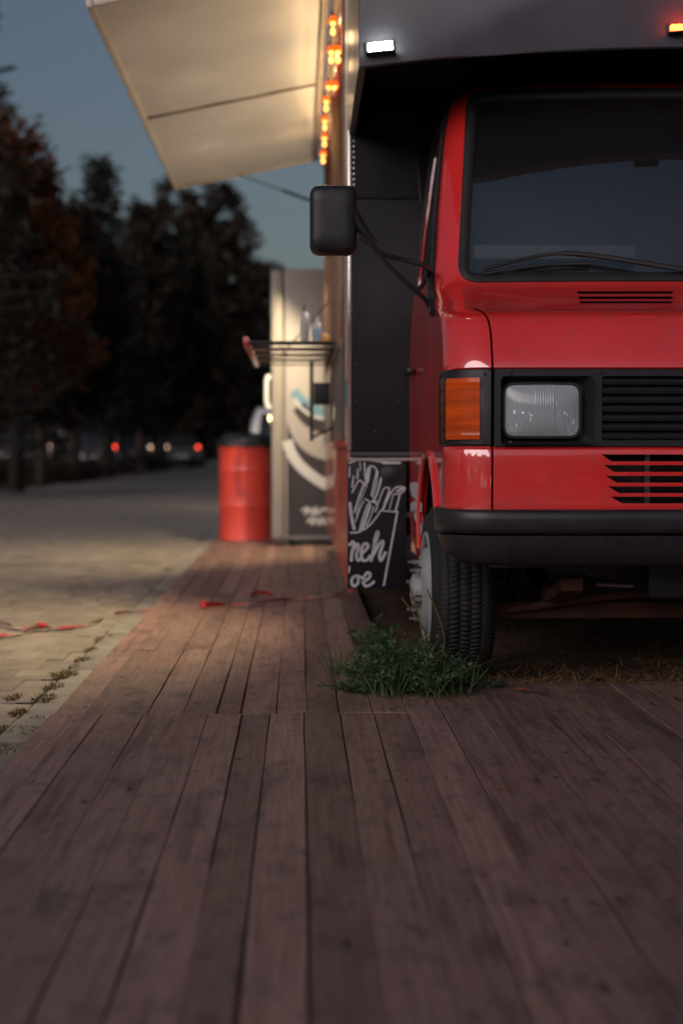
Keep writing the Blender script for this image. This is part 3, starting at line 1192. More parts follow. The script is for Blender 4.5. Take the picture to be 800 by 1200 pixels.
for sg in (1, -1):
    def hp(x, z, y, sg=sg): return Vector((XC + sg * x, y, z))
    lampx = (a0.x + a1.x) / 2; lampz = (a0.y + a1.y) / 2
    YL = 4.318
    lens_poly = roundpoly([(a0.x, a0.y), (a1.x, a0.y), (a1.x, a1.y), (a0.x, a1.y)], 0.032, 6)
    lens_poly = [(lampx + (x - lampx) * (1 + .03 * math.cos(PI * (z - lampz) / (a0.y - a1.y))), z) for x, z in lens_poly]
    hl = MB()
    # bucket: from panel opening back to lens rim
    rect = roundpoly([tuple(p) for p in HR], 0.012, 6)
    ro = [hp(x, z, 4.296) for x, z in rect]
    mid = [hp(x, z, 4.336) for x, z in [(lampx + .004 + (p[0] - lampx) * 1.07, lampz + (p[1] - lampz) * 1.10) for p in lens_poly]]
    hl.rings([ro, mid], True, False)
    ri = [hp(lampx + (x - lampx) * .9, lampz + (z - lampz) * .9, 4.345) for x, z in lens_poly]
    hl.rings([mid, ri], True, False)
    ho = hl.build('headlight', M_BLACKPL, truck, smooth=40)
    # rim
    rp = [hp(x, z, YL - .002) for x, z in subdiv_poly(lens_poly, .03)]
    MB().tube(rp + rp[:1], .0048, 6, False).build('headlight_rim', M_DARKMETAL, ho)
    # reflector bowl
    rings = []
    for s, dy in ((1.0, 0.004), (.97, .03), (.90, .055), (.75, .080), (.5, .10), (.22, .112)):
        rings.append([hp(lampx + (x - lampx) * s, lampz + (z - lampz) * s, YL + dy) for x, z in lens_poly])
    MB().rings(rings, True, True).build('reflector', M_CHROME, ho, smooth=60)
    # bulb with shield
    MB().lathe([(.0, .0), (.012, .004), (.016, .02), (.016, .05)], 14, Matrix.Translation(hp(lampx, lampz, YL + .035)) @ Matrix.Rotation(R(-90), 4, 'X')).build('bulb_shield', M_STEEL, ho)
    # domed glass with moulded vertical flutes
    hwid = max(x for x, z in lens_poly) - lampx; hhgt = max(z for x, z in lens_poly) - lampz
    ncol, nrow = 300, 16
    rows = []
    zs = [lampz - hhgt * .995 + 2 * hhgt * .995 * k / nrow for k in range(nrow + 1)]
    for zz in zs:
        xa, xb_ = span_at(lens_poly, zz)
        row = []
        for i in range(ncol + 1):
            x = xa + (xb_ - xa) * i / ncol
            u, v = (x - lampx) / hwid, (zz - lampz) / hhgt
            dome = -.023 * (1 - abs(u) ** 2.6) * (1 - abs(v) ** 2.6)
            dx = x - lampx - .006
            if abs(dx) < .030 and v > -.72:
                fl = .0011 * abs(math.sin(PI * dx / .0075))
            elif v > -.05:
                fl = .00022 * math.sin(2 * PI * x / .0058)
            else:
                fl = .0005 * math.sin(2 * PI * x / .0058)
            row.append(hp(x, zz, YL + dome - fl))
        rows.append(row)
    orient(MB().rings(rows, False, False).build('lens', G_LENS, ho, smooth=180), (0, -1, 0))
    for k in range(8):
        x = lampx + .006 - .028 + .056 * k / 7
        MB().tube([hp(x, lampz + hhgt * .86, YL - .004), hp(x, lampz - hhgt * .68, YL - .010)], .0019, 6).build('lens_flute', G_FLUTE, ho)
    # tilted chrome chips added to the lower half for glints
    mb = MB()
    rgl = random.Random(31)
    for k in range(110):
        u = rgl.uniform(-.88, .88); v = -rgl.uniform(.05, .85)
        if abs(u - .05) < .30: continue
        q = hp(lampx + u * hwid, lampz + v * hhgt, YL - .001)
        mb.cbox(q, (.006, .003, rgl.uniform(.004, .012)), Matrix.Rotation(rgl.uniform(-.5, .5), 3, 'X') @ Matrix.Rotation(rgl.uniform(-.6, .6), 3, 'Z'))
    mb.build('lens_glints', M_CHROME, ho, smooth=0)['kind'] = 'stuff'

# ---- turn signals wrapped round the corners
M_SMOKE = mat('smoked_lens', (0.07, 0.03, 0.018), 0.12, coat=0.8, noise=0.3, nscale=20)


def skinpatch(t0, t1, z0, z1, off0, off1, nt_=14, nz=2, mirror=False, rib=None):
    """slab that follows the corner skin"""
    ts = [t0 + (t1 - t0) * i / nt_ for i in range(nt_ + 1)]
    rings = []
    for tv in ts:
        ring = [S(tv, z0, off0)]
        for j in range(nz + 1):
            zz = z0 + (z1 - z0) * j / nz
            ring.append(S(tv, zz, off1 + (rib(j) if rib else 0)))
        ring.append(S(tv, z1, off0))
        rings.append(ring)
    if mirror:
        rings = [[Vector((2 * XC - p.x, p.y, p.z)) for p in r] for r in rings]
    return MB().rings(rings, True, True)


def degm(t): return t


for mirror in (False, True):
    # the frame: piece at the corner + flat piece up to the panel seam
    ts = [-0.004, 0] + [6 * k for k in range(1, 16)] + [90.012, 90.026]
    rings = []
    for tv in ts:
        rings.append([S(tv, .806, -.02), S(tv, .806, .003), S(tv, .812, .007), S(tv, 1.033, .007), S(tv, 1.039, .003), S(tv, 1.039, -.02)])
    if mirror:
        rings = [[Vector((2 * XC - p.x, p.y, p.z)) for p in r] for r in rings]
    fr_ = MB().rings(rings, True, True).build('turn_signal', M_BLACKPL, truck, smooth=30)
    skinpatch(12, 60, .826, 1.014, .003, .017, 12, 14, mirror, lambda j: (-.003 if j in (0, 14) else (0.0011 if j % 2 else -0.0011))).build('amber_lens', M_AMBER, fr_, smooth=25)
    for k in range(5):
        za = .815 + k * .041
        skinpatch(66, 90, za, za + .037, .002, .0115, 6, 1, mirror).build('side_lens', M_SMOKE, fr_, smooth=25)
    for th_, zz in ((6, 1.024), (6, .817)):
        q = S(th_, zz, .007)
        if mirror: q.x = 2 * XC - q.x
        MB().lathe([(0, .003), (.005, .003), (.006, 0), (0, -.001)], 10, Matrix.Translation(q) @ Matrix.Rotation(R(90), 4, 'X')).build('lens_screw', M_DARKMETAL, fr_)

# ---- bumper
def bump_line(off, z):
    W, r = .95 + (off * .45 if off > 0 else off), .13 + (off * .45 if off > 0 else off)
    a = W - r
    y0 = 4.297 - off
    half = [(a * i / 12, y0 + .02 * (i / 12) ** 2) for i in range(13)]
    for i in range(1, 11):
        t = PI / 2 * i / 10
        half.append((a + r * math.sin(t), y0 + .02 + r * (1 - math.cos(t))))
    return half


def bumper_sweep(prof, ext):
    lines = [bump_line(o_, z_) for o_, z_ in prof]
    half = []
    n = len(lines[0])
    for j in range(n):
        half.append([Vector((lines[k][j][0], lines[k][j][1], prof[k][1])) for k in range(len(prof))])
    last = [Vector((p.x, p.y + ext, p.z)) for p in half[-1]]
    half.append(last)
    full = [[Vector((XC - p.x, p.y, p.z)) for p in r] for r in reversed(half)] + [[Vector((XC + p.x, p.y, p.z)) for p in r] for r in half[1:]]
    return full


M_BUMP = mat('bumper_plastic', (0.017, 0.016, 0.019), 0.38, noise=0.25, nscale=10, bump=0.05, bscale=250, rvar=0.1, dirt=(0.06, 0.055, 0.05), dscale=8, damt=0.4)
prof = [(-.02, .613), (.030, .614), (.040, .611), (.045, .604), (.047, .585), (.046, .556), (.042, .546), (.034, .541), (-.02, .540)]
bo = MB().rings(bumper_sweep(prof, .10), True, True).build('bumper', M_BUMP, truck, smooth=40)
prof = [(-.03, .534), (.028, .534), (.034, .526), (.026, .49), (.010, .455), (-.01, .442), (-.04, .440)]
full = bumper_sweep(prof, .03)
nn = len(full)
for i, r in enumerate(full):       # the valance lifts towards its ends
    e = abs(i - (nn - 1) / 2) / ((nn - 1) / 2)
    k = max(0, (e - .62) / .38) ** 1.6
    for p in r:
        p.z += (0.534 - p.z) * 0.72 * k
MB().rings(full, True, True).build('bumper_valance', M_BUMP, bo, smooth=40)

# ---- wheels
def wheel(x_out, yc, sg, name='wheel'):
    """x_out: outer tyre face, sg = -1 for the side towards the deck"""
    RT, RW, W = 0.300, 0.200, 0.205
    Mw = Matrix.Translation((x_out, yc, RT)) @ Matrix.Rotation(R(90) * sg, 4, 'Y')   # local +z points outwards
    tread_r = RT - .0035
    prof = [(RW - .004, -.004), (RW + .006, .0), (RW + .03, .006), (RW + .06, .004), (RT - .028, -.008), (RT - .012, -.020), (tread_r, -.034),
            (tread_r, -W + .034), (RT - .012, -W + .02), (RW + .06, -W - .004), (RW + .02, -W - .004), (RW - .004, -W + .01)]
    mb = MB().lathe(prof, 72, Mw)
    nb = 104
    cols = [(-.012, -.046), (-.050, -.083), (-.087, -.119), (-.123, -.156), (-.160, -.193)]
    for ci, (h0_, h1_) in enumerate(cols):
        for k in range(nb):
            a = 2 * PI * (k + (0.5 if ci % 2 else 0)) / nb
            da = 2 * PI / nb * 0.40
            sk = (0.35 if ci % 2 else -0.35) * da
            rr0 = tread_r - .004
            rr1 = RT if ci not in (0, 4) else RT - .002
            q = []
            for rr in (rr0, rr1):
                for (h, s_) in ((h0_, -1), (h1_, 1)):
                    if ci == 0 and h == h0_: rq = rr - .012
                    elif ci == 4 and h == h1_: rq = rr - .012
                    else: rq = rr
                    for dd in (-da, da):
                        aa = a + dd + sk * s_
                        q.append(Mw @ Vector((rq * math.cos(aa), rq * math.sin(aa), h)))
            mb.add(q, [(4, 5, 7, 6), (0, 4, 6, 2), (1, 3, 7, 5), (0, 1, 5, 4), (2, 6, 7, 3)])
    return Mw, mb


def build_wheel(x_out, yc, sg):
    Mw, tm = wheel(x_out, yc, sg)
    RW = .200
    ty = tm.build('wheel', M_TYRE, truck, smooth=30, fix=False)
    prof = [(RW + .004, -.006), (RW + .008, .004), (RW + .002, .010), (RW - .010, .006), (RW - .018, -.012), (.160, -.016), (.145, .010), (.118, .026), (.086, .028), (.078, .020), (.060, .020), (.058, .050), (.040, .058), (.0, .060)]
    rim = MB().lathe(prof, 48, Mw).build('rim', M_RIM, ty, smooth=40)
    for k in range(8):
        a = 2 * PI * (k + .5) / 8
        q = Mw @ Matrix.Translation((.152 * math.cos(a), .152 * math.sin(a), -.004)) @ Matrix.Rotation(a, 4, 'Z')
        MB().lathe([(.0, .0), (.017, .0), (.019, -.003)], 12, q @ Matrix.Scale(1.5, 4, (0, 1, 0)) @ Matrix.Rotation(R(-25), 4, 'Y')).build('rim_hole', M_RUBBER, rim)
    for k in range(6):
        a = 2 * PI * (k + .3) / 6
        q = Mw @ Matrix.Translation((.102 * math.cos(a), .102 * math.sin(a), .022))
        MB().lathe([(.0135, .0), (.0135, .026), (.010, .030), (.007, .030), (.007, .044), (.0, .045)], 6, q).build('lug_nut', M_STEEL, rim, smooth=20)
    return ty


build_wheel(0.452, 4.99, -1)
build_wheel(2 * XC - 0.452, 4.99, 1)
build_wheel(0.452, 9.1, -1)
build_wheel(2 * XC - 0.452, 9.1, 1)

# ---- running gear
MB().prism([(4.95, .20), (4.95, .262), (5.03, .262), (5.03, .20)], lambda a, b: Vector((XC - .72, a, b)), lambda a, b: Vector((XC + .72, a, b))).build('front_axle', M_RUST, truck, bevel=.01)
for sg in (-1, 1):
    MB().box(XC + sg * .42 - .035, XC + sg * .42 + .035, 4.45, 10.9, .42, .54).build('chassis_rail', M_RUST, truck)
    pts = [Vector((XC + sg * .52, 4.55 + .9 * k / 8, .36 - .075 * math.sin(PI * k / 8))) for k in range(9)]
    rows = [[p + Vector((dx, 0, dz)) for dx, dz in ((-.035, -.02), (.035, -.02), (.035, .02), (-.035, .02))] for p in pts]
    MB().rings(rows, True, True).build('leaf_spring', M_RUST, truck)
    MB().tube([(XC + sg * .52, 4.95, .26), (XC + sg * .52, 4.95, .33)], .03, 8).build('spring_clamp', M_RUST, truck)
    MB().tube([(XC + sg * .66, 5.02, .24), (XC + sg * .60, 5.05, .52)], .022, 8).build('shock_absorber', M_DARKMETAL, truck)
MB().box(XC - .26, XC + .26, 4.62, 5.6, .30, .60).build('oil_pan', M_DARKMETAL, truck, bevel=.03)
MB().tube(smoothpath([(XC - .68, 4.90, .24), (XC - .2, 4.86, .30), (XC + .4, 4.86, .30), (XC + .68, 4.90, .24)], 5), .014, 8).build('track_rod', M_RUST, truck)
MB().tube(smoothpath([P(655, 683, 4.9), P(680, 688, 4.88), P(700, 686, 4.88), P(740, 687, 4.9)], 4), .006, 6).build('brake_hose', M_RUST, truck)
MB().tube([P(698, 684, 4.82), P(743, 686, 4.82)], .010, 8).build('tow_bar', M_STEEL, truck)
MB().tube([(XC - .72, 9.1, .30), (XC + .72, 9.1, .30)], .06, 12).build('rear_axle', M_RUST, truck)

# ---- mirrors
for mirror in (0, 1):
    def mm(v):
        v = Vector(v)
        if mirror: v.x = 2 * XC - v.x
        return v
    YM = 4.80
    c0 = P(363, 298, YM); c1 = P(418, 217, YM)
    poly = roundpoly([(c0.x, c0.z), (c1.x, c0.z), (c1.x, c1.z), (c0.x, c1.z)], .038, 6)
    poly = subdiv_poly(poly, .02)
    cx_, cz_ = (c0.x + c1.x) / 2, (c0.z + c1.z) / 2
    rings = []
    for s, dy in ((.05, -.031), (.5, -.031), (.80, -.029), (.90, -.024), (.965, -.013), (1.0, .004), (1.0, .045), (.97, .052)):
        rings.append([mm((cx_ + (x - cx_) * s, YM + dy, cz_ + (z - cz_) * s)) for x, z in poly])
    mo = MB().rings(rings, True, True).build('mirror', M_BLACKPL, truck, smooth=50)
    MB().rings([[mm((cx_ + (x - cx_) * s, YM + dy, cz_ + (z - cz_) * s)) for x, z in poly] for s, dy in ((.93, .0525), (.93, .055))], True, True).build('mirror_glass', M_CHROME, mo)
    # tapering neck and the two stays
    nk = [P(412, 250, YM), P(424, 268, YM), P(440, 285, YM)]
    MB().tube([mm(v) for v in smoothpath(nk, 4)], [.024, .023, .022, .020, .018, .016, .013, .011, .009][:len(smoothpath(nk, 4))], 10).build('mirror_neck', M_BLACKPL, mo, smooth=60)
    p_end = S(90.10, 1.405, .012); p_end2 = S(90.10, 1.285, .012)
    up_ = [P(424, 278, YM), P(445, 296, YM), P(475, 305, 4.82), P(500, 313, 4.84), p_end]
    dn_ = [P(426, 274, YM), P(450, 306, YM), P(480, 335, 4.82), P(497, 350, 4.84), p_end2]
    MB().tube([mm(v) for v in smoothpath(up_, 4)], .0085, 8).build('mirror_arm', M_BLACKPL, mo)
    MB().tube([mm(v) for v in smoothpath(dn_, 4)], .0085, 8).build('mirror_arm', M_BLACKPL, mo)
    b0 = S(90.10, 1.25, .004); b1 = S(90.10, 1.45, .004)
    MB().tube([mm(b0), mm(b1)], .014, 8).build('mirror_bracket', M_BLACKPL, mo)

# ---- box body
FLOOD_W = 170.0
NEAR_FILL_W = 180.0
BX0, BX1 = 0.204, 2 * XC - 0.204
BY0, BY1, BZ1 = 5.82, 11.0, 3.10
zseam = P(440, 233, BY0).z
MB().box(BX0, BX1, BY0, BY0 + .03, .785, zseam - .002).build('front_panel', M_BLACKMATTE, truck, bevel=.004)
MB().box(BX0, BX1, BY0, BY0 + .03, zseam + .002, BZ1 - .1).build('front_panel', M_BLACKMATTE, truck, bevel=.004)
# front panel bottom rail and screws
MB().box(BX0 + .004, BX1 - .004, BY0 - .008, BY0 + .02, .762, .784).build('panel_rail', M_DARKMETAL, truck, bevel=.003)
mb = MB()
for px, py in ((452, 535), (470, 372), (436, 300), (466, 470), (440, 506), (418, 372), (418, 428), (418, 470)):
    q = P(px, py, BY0)
    mb.lathe([(0, .004), (.006, .003), (.008, 0)], 8, Matrix.Translation(q) @ Matrix.Rotation(R(90), 4, 'X'))
mb.build('panel_screws', M_DARKMETAL, truck)
# aluminium corner trim
MB().box(BX0 - .004, BX0 + .012, BY0 - .006, BY0 + .06, .79, 2.085).build('corner_trim', M_ALU, truck, bevel=.003)
mb = MB()
z = 1.80
while z < 2.08:
    mb.lathe([(0, .006), (.006, .005), (.009, 0)], 8, Matrix.Translation((BX0 + .022, BY0, z)) @ Matrix.Rotation(R(90), 4, 'X'))
    z += .022
mb.build('rivet_strip', M_STEEL, truck)
# overhang above the cab
LY = 4.85
pts = [P(420, 78.5, LY), P(520, 67, LY), P(627, 60, LY), P(720, 56, LY), P(800, 54.5, LY)]
lower = [(p.x, p.z) for p in pts]
lower[0] = (BX0 + .002, lower[0][1])
lz = lower[-1][1]
full = lower + [(XC, lz + .004)] + [(2 * XC - x, z) for x, z in reversed(lower)]
poly = full + [(BX1 - .002, BZ1), (BX0 + .002, BZ1)]
ov = MB().prism(poly, lambda a, b: Vector((a, LY, b)), lambda a, b: Vector((a, LY + .03, b))).build('overhang', M_LUTON, truck, bevel=.004)
z_b = lower[0][1]
for x0, x1 in ((BX0, BX0 + .025), (BX1 - .025, BX1)):
    MB().prism([(LY + .032, z_b + .002), (BY0 - .002, z_b - .012), (BY0 - .002, BZ1), (LY + .032, BZ1)], lambda a, b: Vector((x0, a, b)), lambda a, b: Vector((x1, a, b))).build('overhang_side', M_LUTON, ov)
MB().box(BX0 + .028, BX1 - .028, LY + .034, BY0 - .003, 2.23, 2.25).build('overhang_floor', M_BLACKMATTE, ov)
MB().box(BX0 - .01, BX1 + .01, LY - .004, BY1, BZ1 + .002, BZ1 + .05).build('roof', M_LUTON, truck, bevel=.01)
# thin stay behind the cab door
MB().tube([P(485, 125, 5.79), P(493, 240, 5.79)], .008, 6).build('cable_conduit', M_DARKMETAL, truck)

# marker lamps on the overhang
E_WHITE = emat('led_white', (1.0, 0.97, 0.90), 14.0)
E_RED = emat('led_red', (1.0, 0.040, 0.008), 16.0)


def marker(px0, py0, px1, py1, e, colname, tilt):
    a, b = P(px0, py0, LY - .004), P(px1, py1, LY - .004)
    c_ = (a + b) / 2
    w, h = abs(b.x - a.x), abs(b.z - a.z)
    Mx = Matrix.Translation(c_) @ Matrix.Rotation(tilt, 4, 'Y')
    o_ = MB().box(-w / 2 - .006, w / 2 + .006, -.008, .003, -h / 2 - .005, h / 2 + .005, Mx).build('marker_light', M_BLACKPL, truck, bevel=.003)
    MB().box(-w / 2 - .006, w / 2 + .006, -.036, -.0082, -h / 2 - .005, -h / 2 - .0015, Mx).build('reflection_guard', M_BLACKPL, o_)  # added lip, keeps the LEDs out of the windscreen reflection
    n = 5
    for k in range(n):
        xa = -w / 2 + w * k / n
        MB().box(xa + .0015, xa + w / n - .0015, -.030, -.0082, -h / 2, h / 2, Mx).build('led', e, o_, bevel=.003)


marker(430, 51.5, 460, 62.5, E_WHITE, 'white', R(-6))
marker(783, 30, 815, 38.5, E_RED, 'red', R(-4))
for sx in (2 * XC - P(445, 56, LY).x,):
    q = P(445, 56, LY)
    Mx = Matrix.Translation((sx, LY - .004, q.z))
    o_ = MB().box(-.05, .05, -.008, .003, -.02, .02, Mx).build('marker_light', M_BLACKPL, truck, bevel=.003)
    MB().box(-.043, .043, -.012, -.0082, -.015, .015, Mx).build('led', E_WHITE, o_)
# serving side
M_JAMB = mat('jamb_panel', (0.55, 0.50, 0.42), 0.45, noise=0.15, nscale=4)
M_BLUE = mat('blue_print', (0.12, 0.24, 0.33), 0.5, noise=0.2, nscale=10)
M_STAINLESS = mat('stainless', (0.52, 0.48, 0.44), 0.38, metal=0.85, noise=0.2, nscale=4, rvar=0.1)
M_HEADER = mat('header_red', (0.32, 0.03, 0.02), 0.22, coat=0.8, noise=0.2, nscale=4)
MB().box(BX0 + .002, BX0 + .03, BY0 + .064, BY1, .20, .80).build('side_skirt', M_SKIRT, truck, bevel=.004)
MB().box(BX0 - .012, BX0 + .02, BY0 + .066, BY1, .802, .835).build('skirt_rail', M_SKIRT, truck, bevel=.004)
jb = MB().box(BX0 + .002, BX0 + .03, BY0 + .064, 6.36, .84, 2.97).build('side_panel', M_JAMB, truck, bevel=.003)
for (z0_, z1_) in ((.98, 1.10),):
    MB().box(BX0 - .0015, BX0 + .001, BY0 + .09, 6.30, z0_, z1_).build('panel_print', M_BLUE, jb)
MB().box(BX0 + .002, BX0 + .03, 6.42, BY1 - .1, .84, 1.33).build('counter_front', M_STAINLESS, truck, bevel=.003)
for yy in (6.38, 8.55, 10.84):
    MB().box(BX0 - .010, BX0 + .05, yy - .03, yy + .03, .838, 2.99).build('window_post', M_WOODPOST, truck, bevel=.004)
MB().box(BX0 - .004, BX0 + .035, 6.42, 10.80, 2.87, 3.095).build('window_header', M_HEADER, truck, bevel=.004)
MB().box(BX0 + .002, BX0 + .03, 10.88, BY1, .84, 3.09).build('side_panel', M_JAMB, truck)
MB().box(BX0 + .06, BX1 - .04, BY0 + .06, BY1 - .04, .80, .835).build('box_floor', M_DARKMETAL, truck)
MB().box(BX1 - .03, BX1, BY0 + .034, BY1, .30, BZ1).build('offside_wall', M_BLACKMATTE, truck)
MB().box(BX0 + .04, BX1 - .034, BY1 - .03, BY1, .30, BZ1).build('rear_wall', M_BLACKMATTE, truck)
MB().box(BX0 + .9, BX0 + .93, 6.2, 10.9, .84, 2.95).build('kitchen_wall', M_STAINLESS, truck)
MB().box(BX0 + .05, BX0 + .5, 6.46, 10.76, 1.28, 1.32).build('worktop', M_STAINLESS, truck, bevel=.004)

# unseen strip lamps, added to light the hatch underside evenly
E_FILL = emat('hatch_fill_strip', (1.0, .80, .52), 3.0)
for yy in (7.3, 8.6, 9.9):
    kl = MB().box(BX0 + .865, BX0 + .898, yy - .5, yy + .5, 1.93, 2.07).build('hatch_fill_strip', M_STAINLESS, truck, bevel=.004)
    MB().tube([(BX0 + .85, yy - .47, 2.0), (BX0 + .85, yy + .47, 2.0)], .014, 10).build('fill_tube', E_FILL, kl)
    la = bpy.data.lights.new('hatch_fill', 'AREA'); la.shape = 'RECTANGLE'; la.size = .9; la.size_y = .08; la.energy = 5.2; la.color = (1.0, .90, .77)
    lo = bpy.data.objects.new('hatch_fill', la); COL.objects.link(lo)
    lo.location = (BX0 + .82, yy, 2.0); lo.rotation_euler = (R(90), 0, R(90))
    lo.parent = truck; lo.matrix_parent_inverse = Matrix.Translation(-truck.location)

# fold-down counter
SZ = 1.335
YN, YF_ = 7.25, 9.12
XL = P(288, 402, YN).x
sh = MB().box(XL - .012, XL + .012, YN, YF_, SZ - .018, SZ + .030).build('serving_shelf', mat('shelf_red', (.42, .05, .04), .35, coat=.5, noise=.2), truck, bevel=.004)
nsl = 4
wsl = (YF_ - YN) / nsl
for k in range(nsl):
    MB().box(XL + .014, BX0 - .012, YN + k * wsl + .0, YN + k * wsl + wsl * .42, SZ, SZ + .007).build('shelf_slat', M_BLACKPL, sh, bevel=.001)
for yy in (YN + .03, YF_ - .05):
    MB().box(XL + .014, BX0 - .012, yy - .008, yy + .008, SZ - .010, SZ - .001).build('shelf_bracket', M_DARKMETAL, sh)
MB().box(BX0 - .035, BX0 - .0125, YN, YF_ - .16, SZ - .028, SZ - .003).build('shelf_hinge', M_DARKMETAL, sh)
MB().tube([Vector((XL + .15, 8.9, SZ + .03)), Vector((BX0 - .012, 8.9, SZ + .38))], .005, 6).build('shelf_stay', M_DARKMETAL, sh)
xb = P(365, 450, 8.3).x
br = MB().box(xb - .011, xb + .011, 8.29, 8.31, .84, SZ - .03).build('shelf_strut', M_DARKMETAL, sh)
MB().box(xb + .012, BX0 - .02, 8.285, 8.305, 1.05, 1.18).build('strut_plate', M_BLACKPL, br, bevel=.003)
MB().tube([Vector((xb, 8.3, .86)), Vector((BX0, 8.3, .92))], .008, 6).build('strut_foot', M_DARKMETAL, br)

# hatch
YH0, YH1 = 6.40, 10.85
hin = P(372, 187, YH1); outr = P(205, 221, YH1)
HX, HZ, OX, OZ = hin.x, hin.z, outr.x, outr.z
hd = Vector((OX - HX, 0, OZ - HZ)).normalized()
hn = Vector((-hd.z, 0, hd.x))
if hn.z < 0: hn = -hn
HL = (Vector((OX, 0, OZ)) - Vector((HX, 0, HZ))).length


def hpnt(s, Y, t): return Vector((HX, Y, HZ)) + hd * s + hn * t


hatch = MB().rings([[hpnt(s, Y, t) for s, t in ((0, .022), (HL, .022), (HL, .05), (0, .05))] for Y in (YH0, YH1)], True, True).build('serving_hatch', M_CREAMFR, truck)
ysm = PZ(0, 0, 0) if False else None
YS = 8.60
for (ya, yb) in ((YH0 + .03, YS - .006), (YS + .006, YH1 - .03)):
    # slightly dished sheet
    n = 8
    rows = []
    for j in range(n + 1):
        yy = ya + (yb - ya) * j / n
        row = []
        for i in range(n + 1):
            s = .03 + (HL - .06) * i / n
            d_ = 0.012 * math.sin(PI * i / n) * math.sin(PI * j / n) + .002 * math.sin(i * 2.1 + j * 1.3)
            row.append(hpnt(s, yy, .004 + d_))
        rows.append(row)
    MB().rings(rows, False, False).build('hatch_panel', M_CREAM, hatch, smooth=180)
MB().rings([[hpnt(s, Y, t) for s, t in ((.03, -.004), (HL - .03, -.004), (HL - .03, .02), (.03, .02))] for Y in (YS - .011, YS + .011)], True, True).build('hatch_seam', M_WOODPOST, hatch)
for (s0, s1, ya, yb) in ((HL - .028, HL + .004, YH0 - .004, YH1 + .004), (-.004, .028, YH0 - .004, YH1 + .004)):
    MB().rings([[hpnt(s, Y, t) for s, t in ((s0, -.012), (s1, -.012), (s1, .021), (s0, .021))] for Y in (ya, yb)], True, True).build('hatch_rail', M_CREAMFR, hatch, bevel=.003)
for (ya, yb) in ((YH1 - .028, YH1), (YH0, YH0 + .028)):
    MB().rings([[hpnt(s, Y, t) for s, t in ((.03, -.010), (HL - .03, -.010), (HL - .03, .021), (.03, .021))] for Y in (ya, yb)], True, True).build('hatch_rail', M_CREAMFR, hatch, bevel=.003)
MB().tube([hpnt(.03, YH0, .0), hpnt(.03, YH1, .0)], .010, 8).build('hatch_hinge', M_STEEL, hatch)
MB().box(HX + .02, BX0 + .02, YH0, YH1, HZ - .03, HZ + .03).build('hinge_rail', M_CREAMFR, hatch, bevel=.004)
for yy in (YH1 - .06,):
    a = hpnt(.60, yy, -.005); b = Vector((BX0 - .004, yy, a.z - .23))
    st_ = MB().tube([a, a.lerp(b, .5)], .006, 8).build('hatch_strut', M_STEEL, hatch)
    MB().tube([a.lerp(b, .5), b], .011, 8).build('strut_cylinder', M_DARKMETAL, st_)

# floodlight on the far window post, plus an added fill lamp on the near one
def floodlight(pos, aim, watts, post_y):
    fdir = Vector(aim).normalized()
    fq = fdir.to_track_quat('-Z', 'Y')
    Mf = Matrix.Translation(pos) @ fq.to_matrix().to_4x4()
    fo = MB().box(-.06, .06, -.045, .045, .0, .03, Mf).build('floodlight', M_DARKMETAL, truck, bevel=.006)
    MB().box(-.05, .05, -.036, .036, -.004, -.001, Mf).build('floodlight_lens', emat('flood_led', (1.0, .93, .80), 4.0), fo)
    MB().tube([Mf @ Vector((0, 0, .028)), Vector((BX0 - .008, post_y, pos.z + .05))], .009, 6).build('floodlight_arm', M_DARKMETAL, fo)
    la = bpy.data.lights.new('flood_beam', 'SPOT'); la.spot_size = R(112); la.spot_blend = .55; la.shadow_soft_size = .05; la.energy = watts; la.color = (1.0, .79, .46)
    lo = bpy.data.objects.new('flood_beam', la); COL.objects.link(lo)
    lo.matrix_world = Matrix.Translation(pos + fdir * .012) @ fq.to_matrix().to_4x4()
    lo.parent = truck; lo.matrix_parent_inverse = Matrix.Translation(-truck.location)


floodlight(Vector((BX0 - .06, 10.72, 2.28)), (-.62, .26, -.74), FLOOD_W, 10.82)
floodlight(Vector((BX0 - .075, 6.46, 1.84)), (-.80, -.12, -.55), NEAR_FILL_W, 6.40)  # unseen fill lamp, added to brighten the near paving and deck

# sign board under the front panel
SB = BY0 - .010
s0 = P(407, 540, SB); s1 = P(476, 690, SB)
sb = MB().box(s0.x, s1.x, SB, SB + .012, s1.z, s0.z).build('sign_board', M_BLACKMATTE, truck, bevel=.002)


def crop(cx_, cy_): return P(390 + cx_ / 6.664, 520 + cy_ / 6.664, SB - .0012)


def strokes(lst, name, parent, mt, fn, nrm, px2m, sub=5, closed=False):
    mb_ = MB()
    off = 0
    for pts_, w in lst:
        pv = [fn(a, b) for a, b in pts_]
        pv = smoothpath(pv, sub) if len(pv) > 2 else pv
        pv = [p + Vector(nrm) * (off * .00006) for p in pv]
        off += 1
        mb_.ribbon(pv, w * px2m, nrm)
        for e in (pv[0], pv[-1]):   # round ends
            n = 8
            ax = Vector((0, 0, 1)) if abs(nrm[2]) < .5 else Vector((1, 0, 0))
            bx = Vector(nrm).cross(ax)
            mb_.add([e + (ax * math.cos(2 * PI * k / n) + bx * math.sin(2 * PI * k / n)) * (w * px2m / 2) + Vector(nrm) * .00003 for k in range(n)], [tuple(range(n))])
    return mb_.build(name, mt, parent, smooth=0, fix=False)


